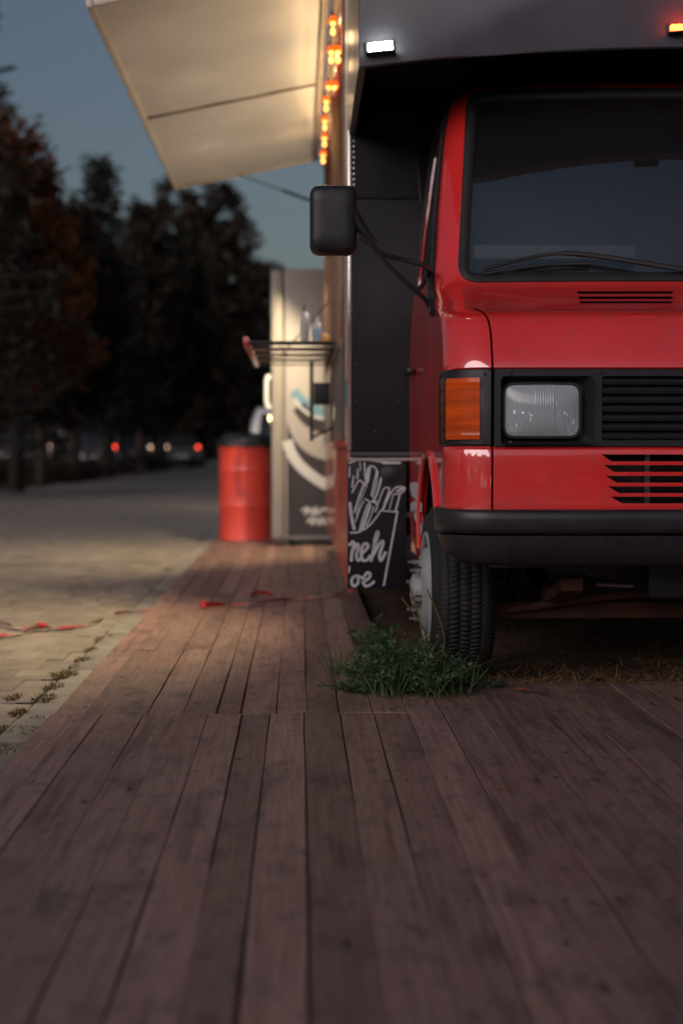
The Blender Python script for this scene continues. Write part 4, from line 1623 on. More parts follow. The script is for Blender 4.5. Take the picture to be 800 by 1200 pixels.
PXM = SB / FPX / 6.664
fries = [([(128, 150), (185, 128), (250, 124), (400, 142), (525, 146)], 15), ([(390, 150), (520, 150)], 18),
         ([(135, 695), (200, 690), (270, 650), (330, 585), (372, 522)], 13), ([(372, 522), (440, 528), (505, 532)], 11), ([(502, 534), (460, 760), (396, 1105)], 15),
         ([(245, 150), (250, 240), (258, 320)], 12), ([(262, 310), (270, 205), (300, 175), (340, 205), (322, 300), (300, 400)], 13), ([(285, 190), (268, 300)], 22),
         ([(150, 380), (200, 290), (235, 305), (262, 330)], 12), ([(240, 320), (200, 430), (168, 535)], 16), ([(262, 330), (215, 450), (185, 560)], 7),
         ([(350, 215), (335, 330), (305, 420)], 10), ([(378, 265), (350, 370), (315, 450)], 18), ([(250, 430), (300, 455), (340, 450)], 10),
         ([(345, 480), (395, 355), (425, 345), (440, 358), (400, 470)], 11), ([(390, 510), (420, 440), (450, 380)], 18),
         ([(455, 385), (485, 345), (540, 335), (562, 352), (530, 385), (470, 395)], 12), ([(500, 370), (545, 350)], 20), ([(522, 395), (505, 460), (488, 525)], 14), ([(470, 400), (440, 510)], 8),
         ([(132, 465), (145, 570), (165, 665)], 24), ([(205, 680), (240, 560), (275, 470), (310, 452), (345, 478), (330, 530)], 12), ([(290, 480), (255, 590), (225, 670)], 22), ([(320, 490), (290, 580), (260, 640)], 10),
         ([(175, 610), (205, 520), (240, 450)], 10), ([(195, 200), (190, 270)], 14), ([(160, 250), (150, 340)], 12), ([(210, 140), (215, 210)], 8), ([(130, 180), (128, 260)], 10),
         ([(128, 790), (155, 765), (162, 790), (148, 850), (143, 910)], 24), ([(148, 850), (185, 785), (200, 800), (183, 870), (195, 912), (222, 890)], 22),
         ([(228, 855), (268, 815), (270, 785), (240, 785), (220, 840), (230, 905), (265, 908), (290, 875)], 23),
         ([(298, 912), (322, 810), (352, 705), (345, 690), (328, 740), (312, 840)], 22), ([(308, 880), (350, 800), (385, 760), (388, 790), (362, 870), (375, 912), (408, 850)], 23),
         ([(128, 958), (126, 985), (124, 1005)], 14), ([(190, 1030), (155, 1045), (145, 1085), (165, 1112), (195, 1085), (195, 1045), (180, 1030), (240, 1050)], 22),
         ([(232, 1082), (280, 1050), (290, 1015), (262, 1010), (238, 1060), (248, 1108), (285, 1105), (318, 1078)], 22)]
strokes(fries, 'board_print', sb, M_WHITEPRINT, crop, (0, -1, 0), PXM)
q = crop(440, 235)
MB().lathe([(0, .010), (.030, .009), (.037, .004), (.037, 0)], 20, Matrix.Translation(q) @ Matrix.Rotation(R(90), 4, 'X')).build('towing_cap', M_RUBBER, sb)
MB().box(s0.x + .002, s1.x + .05, SB - .004, SB + .014, s0.z + .001, s0.z + .012).build('board_clip', M_STEEL, sb)

# white marks on the lower door
dx_ = XC - .95 - .0035


def dpt(a, b):
    p = PX(390 + a / 6.664, 520 + b / 6.664, dx_)
    p.x = XC - hw(p.z) - .0025
    return p


marks = [([(600, 340), (640, 335), (675, 350)], 26), ([(610, 370), (640, 395), (660, 440)], 24), ([(600, 500), (640, 480), (690, 500)], 26), ([(625, 540), (650, 600), (672, 660)], 26), ([(690, 560), (685, 640), (672, 690)], 18), ([(655, 420), (668, 470)], 20)]
mb = MB()
for pts_, w in marks:
    pv = smoothpath([dpt(a, b) for a, b in pts_], 4)
    n = len(pv)
    mb.ribbon(pv, .035, (-1, 0, 0))
mb.build('door_print', M_WHITEPRINT, doors[0], smooth=0, fix=False)
MB().prism([(5.40, .30), (5.74, .30), (5.74, .40), (5.40, .40)], lambda a, b: Vector((XC - .93, a, b)), lambda a, b: Vector((XC - .80, a, b))).build('side_step', M_DARKMETAL, truck, bevel=.01)

# ================================================================== STRING LIGHTS
E_BULB = emat('bulb_glow', (1.0, 0.38, 0.07), 2.6)
E_HALO = emat('bulb_halo', (1.0, 0.13, 0.012), 0.75)  # emission that imitates the orange halo round the bulbs
BULB_W = 0.95
ls = thing('light_string', 'string of glowing amber bulbs under the raised serving hatch', 'string lights', (0.18, 8.0, 2.82))
M_CORD = mat('cord', (.05, .012, .01), .6, noise=.2)
rows_ = [(390, 26), (388, 60), (396, 60), (385, 101), (392, 101), (382, 118), (380.5, 141), (380, 161), (378.5, 181)]
cordp = []
for i, (px, py) in enumerate(rows_):
    # bulb hangs at z = 2.80: solve depth
    Y = (2.80 - CAM_H) * FPX / (525 - py)
    for _ in range(3):
        p = P(px, py, Y); Y += (2.80 - p.z) * FPX / (525 - py)
    p = P(px, py, Y)
    if i not in (2, 4): cordp.append(p + Vector((0.0, 0, .045)))
    for dz in ((0,) if i in (3, 4) else (0, -.042)):  # lower bulb of a pair stands in for a reflection
        Mx = Matrix.Translation(p + Vector((0, 0, dz)))
        bo_ = MB().lathe([(.0, .018), (.006, .016), (.008, .010), (.0125, .0), (.0115, -.010), (.006, -.018), (.0, -.020)], 12, Mx).build('bulb', E_BULB, ls, smooth=180)
    MB().lathe([(.010, .030), (.020, .018), (.026, -.004)], 14, Matrix.Translation(p)).build('shade', E_HALO, ls, smooth=180)  # glowing cup, imitates the orange glow round each bulb
    MB().lathe([(.0, .046), (.007, .045), (.008, .020), (.0, .0185)], 10, Matrix.Translation(p)).build('socket', M_CORD, ls)
    if i not in (2, 4):
        lp = bpy.data.lights.new('bulb_light', 'POINT')
        lp.energy = BULB_W; lp.color = (1.0, .66, .32); lp.shadow_soft_size = .03
        lo = bpy.data.objects.new('bulb_light', lp); COL.objects.link(lo)
        lo.location = p + Vector((-.03, 0, -.07))
        lo.parent = ls; lo.matrix_parent_inverse = Matrix.Translation(-ls.location)
cordp.sort(key=lambda p: p.y)
cordp = [Vector((BX0 - .02, 6.42, 2.90))] + cordp + [Vector((BX0 - .02, 10.80, 2.90))]
MB().tube(smoothpath(cordp, 4), .005, 6).build('cord', M_CORD, ls)

# ================================================================== THINGS BEHIND AND AROUND
# cooler
YC = 11.6
c0 = P(318, 640, YC)
kx0 = c0.x; kx1 = .50; kz = P(340, 315, YC).z
dw = P(333, 600, YC).x - kx0
cooler = thing('drinks_cooler', 'tall cream and black drinks cooler with white swoosh beside red drum', 'cooler', (kx0 + .3, YC + .3, 0))
M_COOL = mat('cooler_cream', (0.33, 0.305, 0.295), 0.4, noise=0.08, nscale=3)
M_COOLD = mat('cooler_grey', (0.27, 0.245, 0.225), 0.35, noise=0.1, nscale=3)
M_CDARK = mat('cooler_dark_print', (0.028, 0.024, 0.028), 0.45, noise=0.2, nscale=5)
M_CWHITE = mat('cooler_white_print', (0.48, 0.48, 0.49), 0.45, noise=0.1, nscale=5)
cab_o = MB().box(kx0 + dw + .006, kx1, YC, YC + .66, .06, kz).build('cabinet', M_COOL, cooler, bevel=.012)
dr = MB().box(kx0, kx0 + dw, YC + .004, YC + .655, .05, kz - .003).build('cooler_door', M_COOLD, cooler, bevel=.03, bseg=4)
MB().box(kx0 - .004, kx0 + .004, YC + .08, YC + .58, .45, kz - .15).build('door_glass', mat('door_pane', (.06, .06, .065), .05, coat=1, noise=.1), dr)
hz0, hz1 = P(315, 478, YC).z, P(315, 440, YC).z
MB().tube(smoothpath([(kx0 - .002, YC + .05, hz0 + .01), (kx0 - .035, YC + .05, hz0 + .03), (kx0 - .035, YC + .05, hz1 - .03), (kx0 - .002, YC + .05, hz1 - .01)], 4), .017, 8).build('door_handle', mat('white_plastic', (.8, .82, .82), .3, noise=.05), dr)
for fx in (kx0 + dw + .05, kx1 - .06):
    for fy in (YC + .05, YC + .6):
        MB().lathe([(.0, .0), (.022, .0), (.018, .062), (.0, .062)], 10, Matrix.Translation((fx, fy, 0))).build('foot', M_DARKMETAL, cooler)


def c3(a, b, o_=.001): return P(300 + a / 5, 420 + b / 5, YC - o_)


KX = .205 * 0 + kx1
def ext(pts): return smoothpath([c3(a, b) for a, b in pts], 5)


up = ext([(178, 340), (200, 430), (250, 510), (330, 570), (430, 600), (560, 605), (660, 590)])
lim0, limx = kx0 + dw + .02, kx1 - .015
up = [p for p in up if lim0 < p.x < limx]
polyv = [Vector((lim0, YC - .0012, up[0].z))] + [Vector((p.x, YC - .0012, p.z)) for p in up] + [Vector((limx, YC - .0012, up[-1].z)), Vector((limx, YC - .0012, .08)), Vector((lim0, YC - .0012, .08))]
n = len(up)
rows = [[Vector((p.x, YC - .0012, .08)) for p in up], [Vector((p.x, YC - .0012, p.z)) for p in up]]
MB().rings(rows, False, False).build('dark_print', M_CDARK, cab_o, smooth=0)


def band_(pts, w, mt, o_, nm):
    pv = [p for p in smoothpath([c3(a, b, o_) for a, b in pts], 5) if lim0 < p.x < limx]
    MB().ribbon(pv, w * YC / FPX / 5, (0, -1, 0)).build(nm, mt, cab_o, smooth=0)


band_([(172, 440), (200, 540), (250, 620), (330, 690), (420, 745), (520, 780), (640, 790)], 62, M_CWHITE, .0035, 'white_swoosh')
band_([(222, 190), (260, 240), (320, 285), (420, 325), (540, 335), (640, 330)], 56, M_BLUE, .0035, 'blue_swoosh')
band_([(225, 235), (270, 295), (340, 340), (430, 355), (560, 355)], 16, M_CWHITE, .0055, 'white_swoosh')
band_([(250, 280), (300, 345), (360, 385), (450, 400), (580, 395)], 82, M_CDARK, .0045, 'dark_swoosh')
scr = [([(270, 890), (300, 875), (285, 920), (320, 880), (330, 925), (350, 870), (360, 915), (390, 880), (420, 900), (445, 860)], 12),
       ([(300, 960), (320, 935), (330, 975), (350, 935), (370, 975), (385, 930), (400, 970), (425, 940), (450, 950)], 12)]
strokes(scr, 'script_print', cab_o, M_CWHITE, lambda a, b: c3(a, b, .0035), (0, -1, 0), YC / FPX / 5)

# drum
YD = 12.5
dc = P(289.5, 630, YD)
rd = (P(322.5, 600, YD).x - P(257, 600, YD).x) / 2
dh = P(289, 517, YD).z
M_DRUM = mat('drum_red', (0.64, 0.055, 0.035), 0.42, coat=0.25, noise=0.12, nscale=5, dirt=(.3, .03, .02), dscale=6, damt=.4)
drum = thing('oil_drum', 'red steel drum used as litter bin with black liner beside the cooler', 'drum', (dc.x, YD, 0))
prof = [(0, .004), (rd * .97, .004), (rd, .0), (rd, .012), (rd * .992, .02)]
for zc in (dh * .35, dh * .70):
    prof += [(rd * .992, zc - .022), (rd * 1.0, zc - .012), (rd * 1.008, zc), (rd * 1.0, zc + .012), (rd * .992, zc + .022)]
prof += [(rd * .992, dh - .02), (rd * 1.01, dh - .012), (rd * 1.01, dh), (rd * .96, dh), (rd * .95, dh - .05)]
MB().lathe(prof, 48, Matrix.Translation((dc.x, YD, 0.002))).build('drum_body', M_DRUM, drum, smooth=40)
rng2 = random.Random(9)
rings = []
for (r_, z_) in ((rd * .93, dh - .12), (rd * .97, dh + .008), (rd * 1.02, dh + .02), (rd * 1.04, dh - .01), (rd * 1.045, dh - .05)):
    rings.append([Vector((dc.x + (r_ + rng2.uniform(-.006, .008)) * math.cos(a), YD + (r_ + rng2.uniform(-.006, .008)) * math.sin(a), z_ + rng2.uniform(-.012, .012))) for a in [2 * PI * k / 40 for k in range(40)]])
MB().rings(rings, True, False).build('bin_liner', mat('liner', (.010, .010, .010), .5, noise=.3), drum, smooth=50)
rings = []
for (r_, z_) in ((rd * .93, dh + .0), (rd * .9, dh + .03), (rd * .75, dh + .05), (rd * .4, dh + .06), (rd * .05, dh + .06)):
    rings.append([Vector((dc.x + .02 + (r_ + rng2.uniform(-.02, .02)) * math.cos(a), YD + r_ * math.sin(a), z_ + rng2.uniform(-.02, .02))) for a in [2 * PI * k / 24 for k in range(24)]])
MB().rings(rings, True, True).build('rubbish_bag', MATS['liner'], drum, smooth=30)

# bottles on the shelf
def bottle(px, pyt, Y, r, label, m1, m2, capc, lab=None):
    p = P(px, 400, Y)
    z0_ = SZ + .0075
    h = P(px, pyt, Y).z - z0_
    b_ = thing('sauce_bottle', label, 'bottle', (p.x, Y, z0_), 'sauce bottles on the fold-down counter')
    Mx = Matrix.Translation((p.x, Y, z0_))
    MB().lathe([(0, 0), (r, 0), (r * 1.02, .01), (r, h * .6), (r * .8, h * .72), (r * .42, h * .80), (0, h * .80)], 18, Mx).build('bottle_body', m1, b_, smooth=40)
    MB().lathe([(0, h * .80), (r * .5, h * .80), (r * .45, h * .88), (r * .18, h * .92), (r * .12, h), (0, h)], 14, Mx).build('bottle_cap', capc, b_, smooth=40)
    MB().lathe([(r * 1.03, h * .15), (r * 1.03, h * .5)], 18, Mx).build('bottle_label', m2, b_, smooth=40)


M_CLR = mat('bottle_white', (.34, .34, .33), .3, noise=.1)
M_MUST = mat('bottle_orange', (.55, .25, .05), .3, noise=.1)
M_LABB = mat('bottle_label_blue', (.18, .28, .36), .5, noise=.1)
bottle(357, 355, 7.40, .021, 'white squeeze bottle with tall black cap on the serving counter', M_CLR, M_CLR, M_BLACKPL)
bottle(371, 370, 7.37, .021, 'white bottle with blue label on the serving counter', M_CLR, M_LABB, M_CLR)
bottle(380, 388, 7.38, .022, 'small orange sauce bottle at the wall end of the counter', M_MUST, M_MUST, M_CLR)

# things on the dashboard
pa = P(553, 304, 5.0); pb = P(745, 287, 5.0)
o = MB().box(pa.x, pb.x, 5.0, 5.10, pa.z, pb.z).build('folded_banner', mat('pale_banner', (.80, .82, .82), .6, noise=.1, nscale=6), bevel=.008, bseg=3)
tag(o, 'pale folded banner lying on the dark crate behind the windscreen', 'banner')
o = MB().box(pa.x + .01, pb.x - .01, 4.99, 5.11, 1.34, pa.z - .001).build('crate', M_DASH, bevel=.006)
tag(o, 'long dark crate on the dashboard under the pale banner', 'crate')
pa = P(700, 316, 4.88)
mb = MB().tube([(pa.x, 4.88, 1.345), (pa.x + .36, 4.885, 1.345)], .007, 6)
o = mb.build('ruler', mat('yellow_plastic', (.55, .27, .03), .45, noise=.1))
tag(o, 'yellow rod lying at the foot of the windscreen', 'rod')

# barrier tape
M_TAPER = mat('tape_red', (.52, .02, .03), .35, noise=.15)
M_TAPEW = mat('tape_white', (.50, .30, .29), .4, noise=.15)


def tape(name, px_pts, z, w, label, knots=(), seed=1):
    rg = random.Random(seed)
    pts_ = smoothpath([PZ(a, b, z) for a, b in px_pts], 10)
    mb_ = MB()
    L_, R_, mats_ = [], [], []
    n_ = len(pts_)
    for i in range(n_):
        t_ = (pts_[min(i + 1, n_ - 1)] - pts_[max(i - 1, 0)]).normalized()
        ang = .5 * math.sin(i * .23 + seed) + .35
        sd = t_.cross(Vector((0, 0, 1))) * math.cos(ang) + Vector((0, 0, 1)) * math.sin(ang)
        c_ = pts_[i] + Vector((0, 0, .006 + abs(math.sin(ang)) * w / 2))
        L_.append(c_ + sd * w / 2); R_.append(c_ - sd * w / 2)
    me = bpy.data.meshes.new(name)
    fs_ = [(i, i + 1, n_ + i + 1, n_ + i) for i in range(n_ - 1)]
    me.from_pydata([tuple(v) for v in L_ + R_], [], fs_)
    ob = mkobj(name, me, [M_TAPER, M_TAPEW])
    d_ = 0
    for i, f in enumerate(me.polygons):
        d_ += (pts_[i + 1] - pts_[i]).length
        f.material_index = int(d_ / .24) % 2
        f.use_smooth = True
    me.update()
    tag(ob, label, 'barrier tape')
    for (a, b, r_) in knots:
        q_ = PZ(a, b, z)
        MB().tube(smoothpath([q_ + Vector((rg.uniform(-r_, r_), rg.uniform(-r_, r_) * 2, .012 + abs(rg.uniform(0, r_)))) for _ in range(6)], 3), [.010] * 16, 5).build('knot', M_TAPER, ob)
    return ob


ZT = ZP + .004
tape('barrier_tape', [(-40, 752), (0, 747), (30, 742), (50, 739), (82, 736.5), (120, 731)], ZT, .035, 'red and white barrier tape lying on the grey paving blocks', [(48, 739, .018)], 2)
tape('barrier_tape', [(-40, 728), (0, 734), (20, 737), (38, 740)], ZT, .03, 'loose tail of barrier tape beside the knotted tape on the paving', (), 5)
tape('barrier_tape', [(238, 713), (262, 711.5), (290, 709.5), (318, 708), (345, 703.5), (385, 700), (408, 698.5)], .002, .034, 'red and white barrier tape stretched over the deck boards towards the truck', [(241, 713, .022)], 7)
tape('barrier_tape', [(288, 696), (300, 697.5), (318, 700), (335, 702)], .002, .036, 'short red end of barrier tape lying on the deck boards', (), 4)
tape('barrier_tape', [(135, 722), (165, 718), (200, 716)], ZT + .002, .022, 'thin faded tape scrap across the edging strip', (), 8)

# ================================================================== WEEDS, STRAW, LEAVES
def leafmat(name, c1, c2, tr=0.25):
    m, nt, b, N, Lk = nodes_of(name)
    geo = N('ShaderNodeNewGeometry')
    rp = N('ShaderNodeValToRGB')
    rp.color_ramp.elements[0].color = (*c1, 1); rp.color_ramp.elements[1].color = (*c2, 1)
    Lk(geo.outputs['Random Per Island'], rp.inputs['Fac'])
    Lk(rp.outputs[0], b.inputs['Base Color'])
    b.inputs['Roughness'].default_value = 0.6
    b.inputs['Specular IOR Level'].default_value = 0.3
    t_ = N('ShaderNodeBsdfTranslucent'); Lk(rp.outputs[0], t_.inputs[0])
    mx = N('ShaderNodeMixShader'); mx.inputs[0].default_value = tr
    out = [n for n in nt.nodes if n.bl_idname == 'ShaderNodeOutputMaterial'][0]
    Lk(b.outputs[0], mx.inputs[1]); Lk(t_.outputs[0], mx.inputs[2]); Lk(mx.outputs[0], out.inputs[0])
    return m


M_WEED = leafmat('weed_leaf', (.022, .052, .025), (.10, .185, .085))
M_STEM = mat('weed_stem', (.06, .075, .03), .7, noise=.3)
M_STRAW = leafmat('straw', (.20, .10, .045), (.45, .27, .12), .15)
M_DRYGRASS = leafmat('dry_tuft', (.045, .042, .016), (.17, .12, .04))


def leafquad(mb_, p, d, up_, l, w):
    s = d.cross(up_)
    if s.length < 1e-5: s = d.orthogonal()
    s.normalize()
    a = p; m1 = p + d * l * .5 + up_ * l * .06
    mb_.add([a, m1 + s * w / 2, p + d * l, m1 - s * w / 2], [(0, 1, 2, 3)])


def rdir(rg, zmin=-1, zmax=1):
    zz = rg.uniform(zmin, zmax); a = rg.uniform(0, 2 * PI); r_ = math.sqrt(max(0, 1 - zz * zz))
    return Vector((r_ * math.cos(a), r_ * math.sin(a), zz))


def weed(name, base, rx, ry, h, nst, label, seed, cat='weed', leafl=.019, dens=1.0, lean=(0, 0), group=None):
    rg = random.Random(seed)
    root = thing(name, label, cat, base, group)
    st, lf = MB(), MB()
    for i in range(nst):
        a = rg.uniform(0, 2 * PI); q_ = math.sqrt(rg.random())
        foot = Vector(base) + Vector((rx * .45 * q_ * math.cos(a), ry * .45 * q_ * math.sin(a), 0))
        out_ = Vector((rx * math.cos(a) * q_ + lean[0], ry * math.sin(a) * q_ + lean[1], 0))
        hh = h * (1 - .55 * q_ * q_) * rg.uniform(.6, 1.1)
        path = smoothpath([foot, foot + out_ * .35 + Vector((0, 0, hh * .6)), foot + out_ * .8 + Vector((rg.uniform(-.02, .02), rg.uniform(-.02, .02), hh))], 4)
        st.tube(path, .0016, 4, False)
        nL = int(26 * dens)
        for k in range(nL):
            t_ = rg.uniform(.15, 1.0)
            p = path[min(len(path) - 1, int(t_ * (len(path) - 1)))] + rdir(rg) * rg.uniform(0, .022)
            d = rdir(rg, -.2, .9)
            leafquad(lf, p, d, rdir(rg, .3, 1), leafl * rg.uniform(.6, 1.4), leafl * .62 * rg.uniform(.7, 1.2))
    st.build('stems', M_STEM, root, smooth=0, fix=False)
    lf.build('leaves', M_WEED, root, smooth=0, fix=False)
    return root


weed('weed_clump', PZ(480, 810), .20, .20, .19, 105, 'bushy green weed clump spilling onto the deck at the front wheel', 21)
weed('weed_clump', PZ(440, 775), .11, .20, .16, 36, 'smaller weed clump between the wheel and the deck boards', 22)
weed('weed_clump', PZ(560, 806), .10, .05, .045, 16, 'low dark sprigs growing under the front tyre', 23, leafl=.012)
weed('weed_clump', PZ(430, 812), .14, .06, .05, 24, 'flat trailing weeds at the deck board ends', 24, leafl=.013)


def blades(name, base, rx, ry, h, n_, label, seed, mt, cat='grass tuft', w=.004, group=None, kind=None):
    rg = random.Random(seed)
    mb_ = MB()
    for i in range(n_):
        a = rg.uniform(0, 2 * PI); q_ = math.sqrt(rg.random())
        f = Vector(base) + Vector((rx * q_ * math.cos(a), ry * q_ * math.sin(a), 0))
        hh = h * rg.uniform(.4, 1.1)
        ln = Vector((rg.gauss(0, .9), rg.gauss(0, .9), 0)) * hh
        s = Vector((math.cos(a * 3), math.sin(a * 3), 0)) * w / 2
        m1 = f + ln * .35 + Vector((0, 0, hh * .65)); e = f + ln + Vector((0, 0, hh * rg.uniform(.6, 1)))
        mb_.add([f - s, f + s, m1 + s * .8, m1 - s * .8, e], [(0, 1, 2, 3), (3, 2, 4)])
    o_ = mb_.build(name, mt, None, smooth=0, fix=False)
    tag(o_, label, cat, group, kind)
    return o_


M_GRASSG = leafmat('green_blade', (.035, .07, .03), (.16, .21, .085))
blades('grass_clump', PZ(484, 812), .19, .14, .16, 230, 'thin green grass blades growing through the bushy weed clump', 91, M_GRASSG, cat='grass', w=.0035)
blades('grass_clump', PZ(422, 792), .12, .18, .13, 200, 'short grass blades at the outer edge of the smaller weed clump', 92, M_GRASSG, cat='grass', w=.003)
for i, (px, py, sz) in enumerate(((75, 794, 1.2), (52, 822, 1.0), (62, 808, .9), (97, 776, .9), (108, 764, .8), (117, 752, .6), (22, 838, .8), (7, 860, .9), (88, 784, .6), (16, 820, .8), (5, 884, 1.0), (30, 862, .9), (44, 846, .7), (128, 742, .5), (150, 718, .5), (196, 668, .6))):
    b_ = PZ(px, py, ZP - .004)
    blades('grass_tuft', b_, .035 * sz, .085 * sz, .026 * sz, int(130 * sz), 'dry grass tuft growing in the joint between paving and edging strip', 40 + i, M_DRYGRASS, group='grass tufts along the edging strip')
# tall blades by the wheel
mb = MB()
for (a, b, c_, e) in (((500, 790), (492, 730), (478, 680), 4.75), ((505, 788), (497, 740), (470, 700), 4.72), ((512, 792), (520, 745), (500, 690), 4.7), ((470, 790), (455, 745), (430, 735), 4.9)):
    pa, pb, pc = P(*a, e), P(*b, e), P(*c_, e)
    pv = smoothpath([pa, pb, pc], 5)
    mb.ribbon(pv, .005, (0, -1, 0.1))
o = mb.build('tall_grass', M_DRYGRASS, None, smooth=0, fix=False)
tag(o, 'few tall thin grass blades rising beside the front wheel rim', 'grass')
mb = MB()
rg = random.Random(5)
for i in range(14):
    a = PZ(rg.uniform(330, 380), rg.uniform(822, 830), .006); b = PZ(rg.uniform(400, 440), rg.uniform(815, 828), .012)
    mb.ribbon(smoothpath([a, (a + b) / 2 + Vector((0, rg.uniform(-.03, .03), .01)), b], 4), .003, (0, 0, 1))
o = mb.build('dry_stalks', M_DRYGRASS, None, smooth=0, fix=False)
tag(o, 'dry straw stalks lying across the board ends beside the weeds', 'straw')
# straw under the truck
mb = MB()
rg = random.Random(11)
for i in range(9000):
    x = rg.uniform(.42, 3.0); yy = 4.76 + 3.2 * rg.random() ** 1.8
    p = Vector((x, yy, -.015 + rg.uniform(0, .02)))
    d = rdir(rg, -.05, .35); l = rg.uniform(.03, .11)
    s = d.cross(Vector((0, 0, 1))).normalized() * .0016
    e = p + d * l
    mb.add([p - s, p + s, e + s * .5, e - s * .5], [(0, 1, 2, 3)])
o = mb.build('straw_litter', M_STRAW, None, smooth=0, fix=False)
tag(o, 'matted dead grass and straw on the soil under the truck', kind='stuff')

# fallen leaves
M_LEAF = mat('leaf_orange', (.30, .085, .025), .7, noise=.35, nscale=30)
lm_ = None
spots = [(525, 796, .03, .05, 'orange fallen leaf leaning on the weeds under the tyre'), (518, 787, .05, .035, 'small rust leaf caught in the weed clump'), (584, 925, .004, .016, 'tiny curled brown leaf alone on the open deck'), (612, 810, .01, .04, 'dry curled leaf at the edge of the straw'), (118, 748, ZP + .01, .03, 'pale dry leaf on the paving blocks'), (130, 745, ZP + .01, .025, 'dry leaf beside the edging strip')]
for i, (px, py, z_, s_, lb) in enumerate(spots):
    p = PZ(px, py, z_)
    rg = random.Random(60 + i)
    mb = MB()
    rows = []
    for k in range(7):
        t_ = k / 6
        w_ = math.sin(PI * min(1, t_ * .92 + .06)) * .36
        rows.append([Vector((s_ * (t_ - .5), s_ * w_ * f_, s_ * (.18 * f_ * f_ + .25 * (t_ - .5) ** 2))) for f_ in (-1, 0, 1)])
    mb.rings(rows, False, False)
    o = mb.build('fallen_leaf', M_LEAF, None, smooth=60)
    o.location = p
    o.rotation_euler = (rg.uniform(-.5, .5) if i < 2 else 0, -.6 if i < 2 else .05, rg.uniform(0, 6))
    if i == 0: o.rotation_euler = (R(60), R(-50), R(20))
    tag(o, lb, 'leaf')

# ================================================================== FAR CARS
M_TAIL = emat('tail_lamp', (1.0, .07, .04), 2.6)
M_HEAD = emat('head_lamp', (1.0, .62, .42), 1.3)
M_HEADW = emat('warm_lamp', (1.0, .78, .35), 6.0)
M_CARGLASS = mat('car_glass', (.02, .022, .025), .08, coat=1, noise=.1)


def car(loc, rz, paint, label, lamps, h=1.46, rear=True):
    c_ = thing('parked_car', label, 'car', loc, 'cars parked beyond the trees')
    c_.rotation_euler = (0, 0, rz)
    T = Matrix.Translation(loc) @ Matrix.Rotation(rz, 4, 'Z')
    L2, W2 = 2.1, .86

    def sect(y, zlo, zhi, w, inset_=.0):
        return [Vector((-w, y, zlo)), Vector((-w * 1.0, y, zlo + (zhi - zlo) * .55)), Vector((-w * (.93 - inset_), y, zhi)), Vector((w * (.93 - inset_), y, zhi)), Vector((w, y, zlo + (zhi - zlo) * .55)), Vector((w, y, zlo))]
    body = [(-2.1, .38, .80, .76), (-2.0, .28, .92, .84), (-1.6, .25, .98, W2), (-.6, .25, 1.0, W2), (.7, .25, .98, W2), (1.4, .25, .90, .85), (1.95, .28, .78, .82), (2.1, .38, .68, .74)]
    bo_ = MB().rings([[p for p in sect(y, a, b, w)] for y, a, b, w in body], True, True)
    ob = []

    def b_(mb_, nm, mt, par, sm_=40):
        o_ = mb_.build(nm, mt, None, smooth=sm_)
        o_.parent = par
        return o_
    bd = b_(bo_, 'car_body', paint, c_)
    gh = [(-1.95, .93, .96, .72), (-1.55, .97, h - .06, .68), (-1.1, .98, h, .68), (.1, .98, h - .02, .68), (.55, .97, h - .14, .69), (1.15, .93, .97, .74)]
    b_(MB().rings([sect(y, a, b, w, .10) for y, a, b, w in gh], True, True), 'car_roof', paint, c_)
    b_(MB().add([(-.60, -1.935, 1.0), (.60, -1.935, 1.0), (.54, -1.62, h - .12), (-.54, -1.62, h - .12)], [(0, 1, 2, 3)]), 'rear_window', M_CARGLASS, c_)
    for s in (-1, 1):
        b_(MB().add([(s * .745, -1.4, 1.02), (s * .765, .7, 1.02), (s * .66, .25, h - .12), (s * .655, -1.2, h - .10)], [(0, 1, 2, 3)]), 'side_window', M_CARGLASS, c_)
        for yy in (-1.3, 1.35):
            Mx = Matrix.Translation((s * .80, yy, .30)) @ Matrix.Rotation(R(90), 4, 'Y')
            b_(MB().lathe([(0, -.08), (.28, -.08), (.30, -.05), (.30, .05), (.28, .08), (.17, .08), (.15, .06), (0, .06)], 20, Mx), 'wheel', M_RUBBER, c_)
        lit = lamps[0 if s < 0 else 1]
        b_(MB().box(s * .66 - .055, s * .66 + .055, -2.085, -2.03, .88, .98), 'tail_light', M_TAIL if lit == 'r' else (M_HEAD if lit == 'w' else M_AMBER), c_)
    b_(MB().box(-.26, .26, -2.115, -2.095, .52, .62), 'number_plate', M_WHITEPRINT, c_)
    return c_


M_CARD = mat('car_dark', (.012, .012, .014), .4, coat=1, noise=.1)
M_CARG = mat('car_grey', (.03, .03, .033), .4, coat=1, noise=.1)
M_CARW = mat('car_white', (.55, .57, .58), .3, coat=1, noise=.1)
car((-6.45, 47, -.09), 0, M_CARD, 'dark car with both tail lamps lit beyond the path', 'rr')
car((-4.95, 62, -.09), R(2), M_CARG, 'grey car with one red lamp lit behind the far trees', 'wr')
car((-8.9, 50, -.09), R(-3), M_CARG, 'grey car with pale lamps parked left of the dark car', 'ww')
car((-9.7, 47, -.09), R(2), M_CARD, 'dark car with pale lamps half hidden by the orange tree', 'ww')
car((-7.4, 66, -.09), R(3), M_CARD, 'black car with pale lamps between two grey cars', 'ww')
wc = car((-.15, 23.5, -.05), R(4), M_CARW, 'white car standing on the path behind the red drum', 'xx', 1.50)
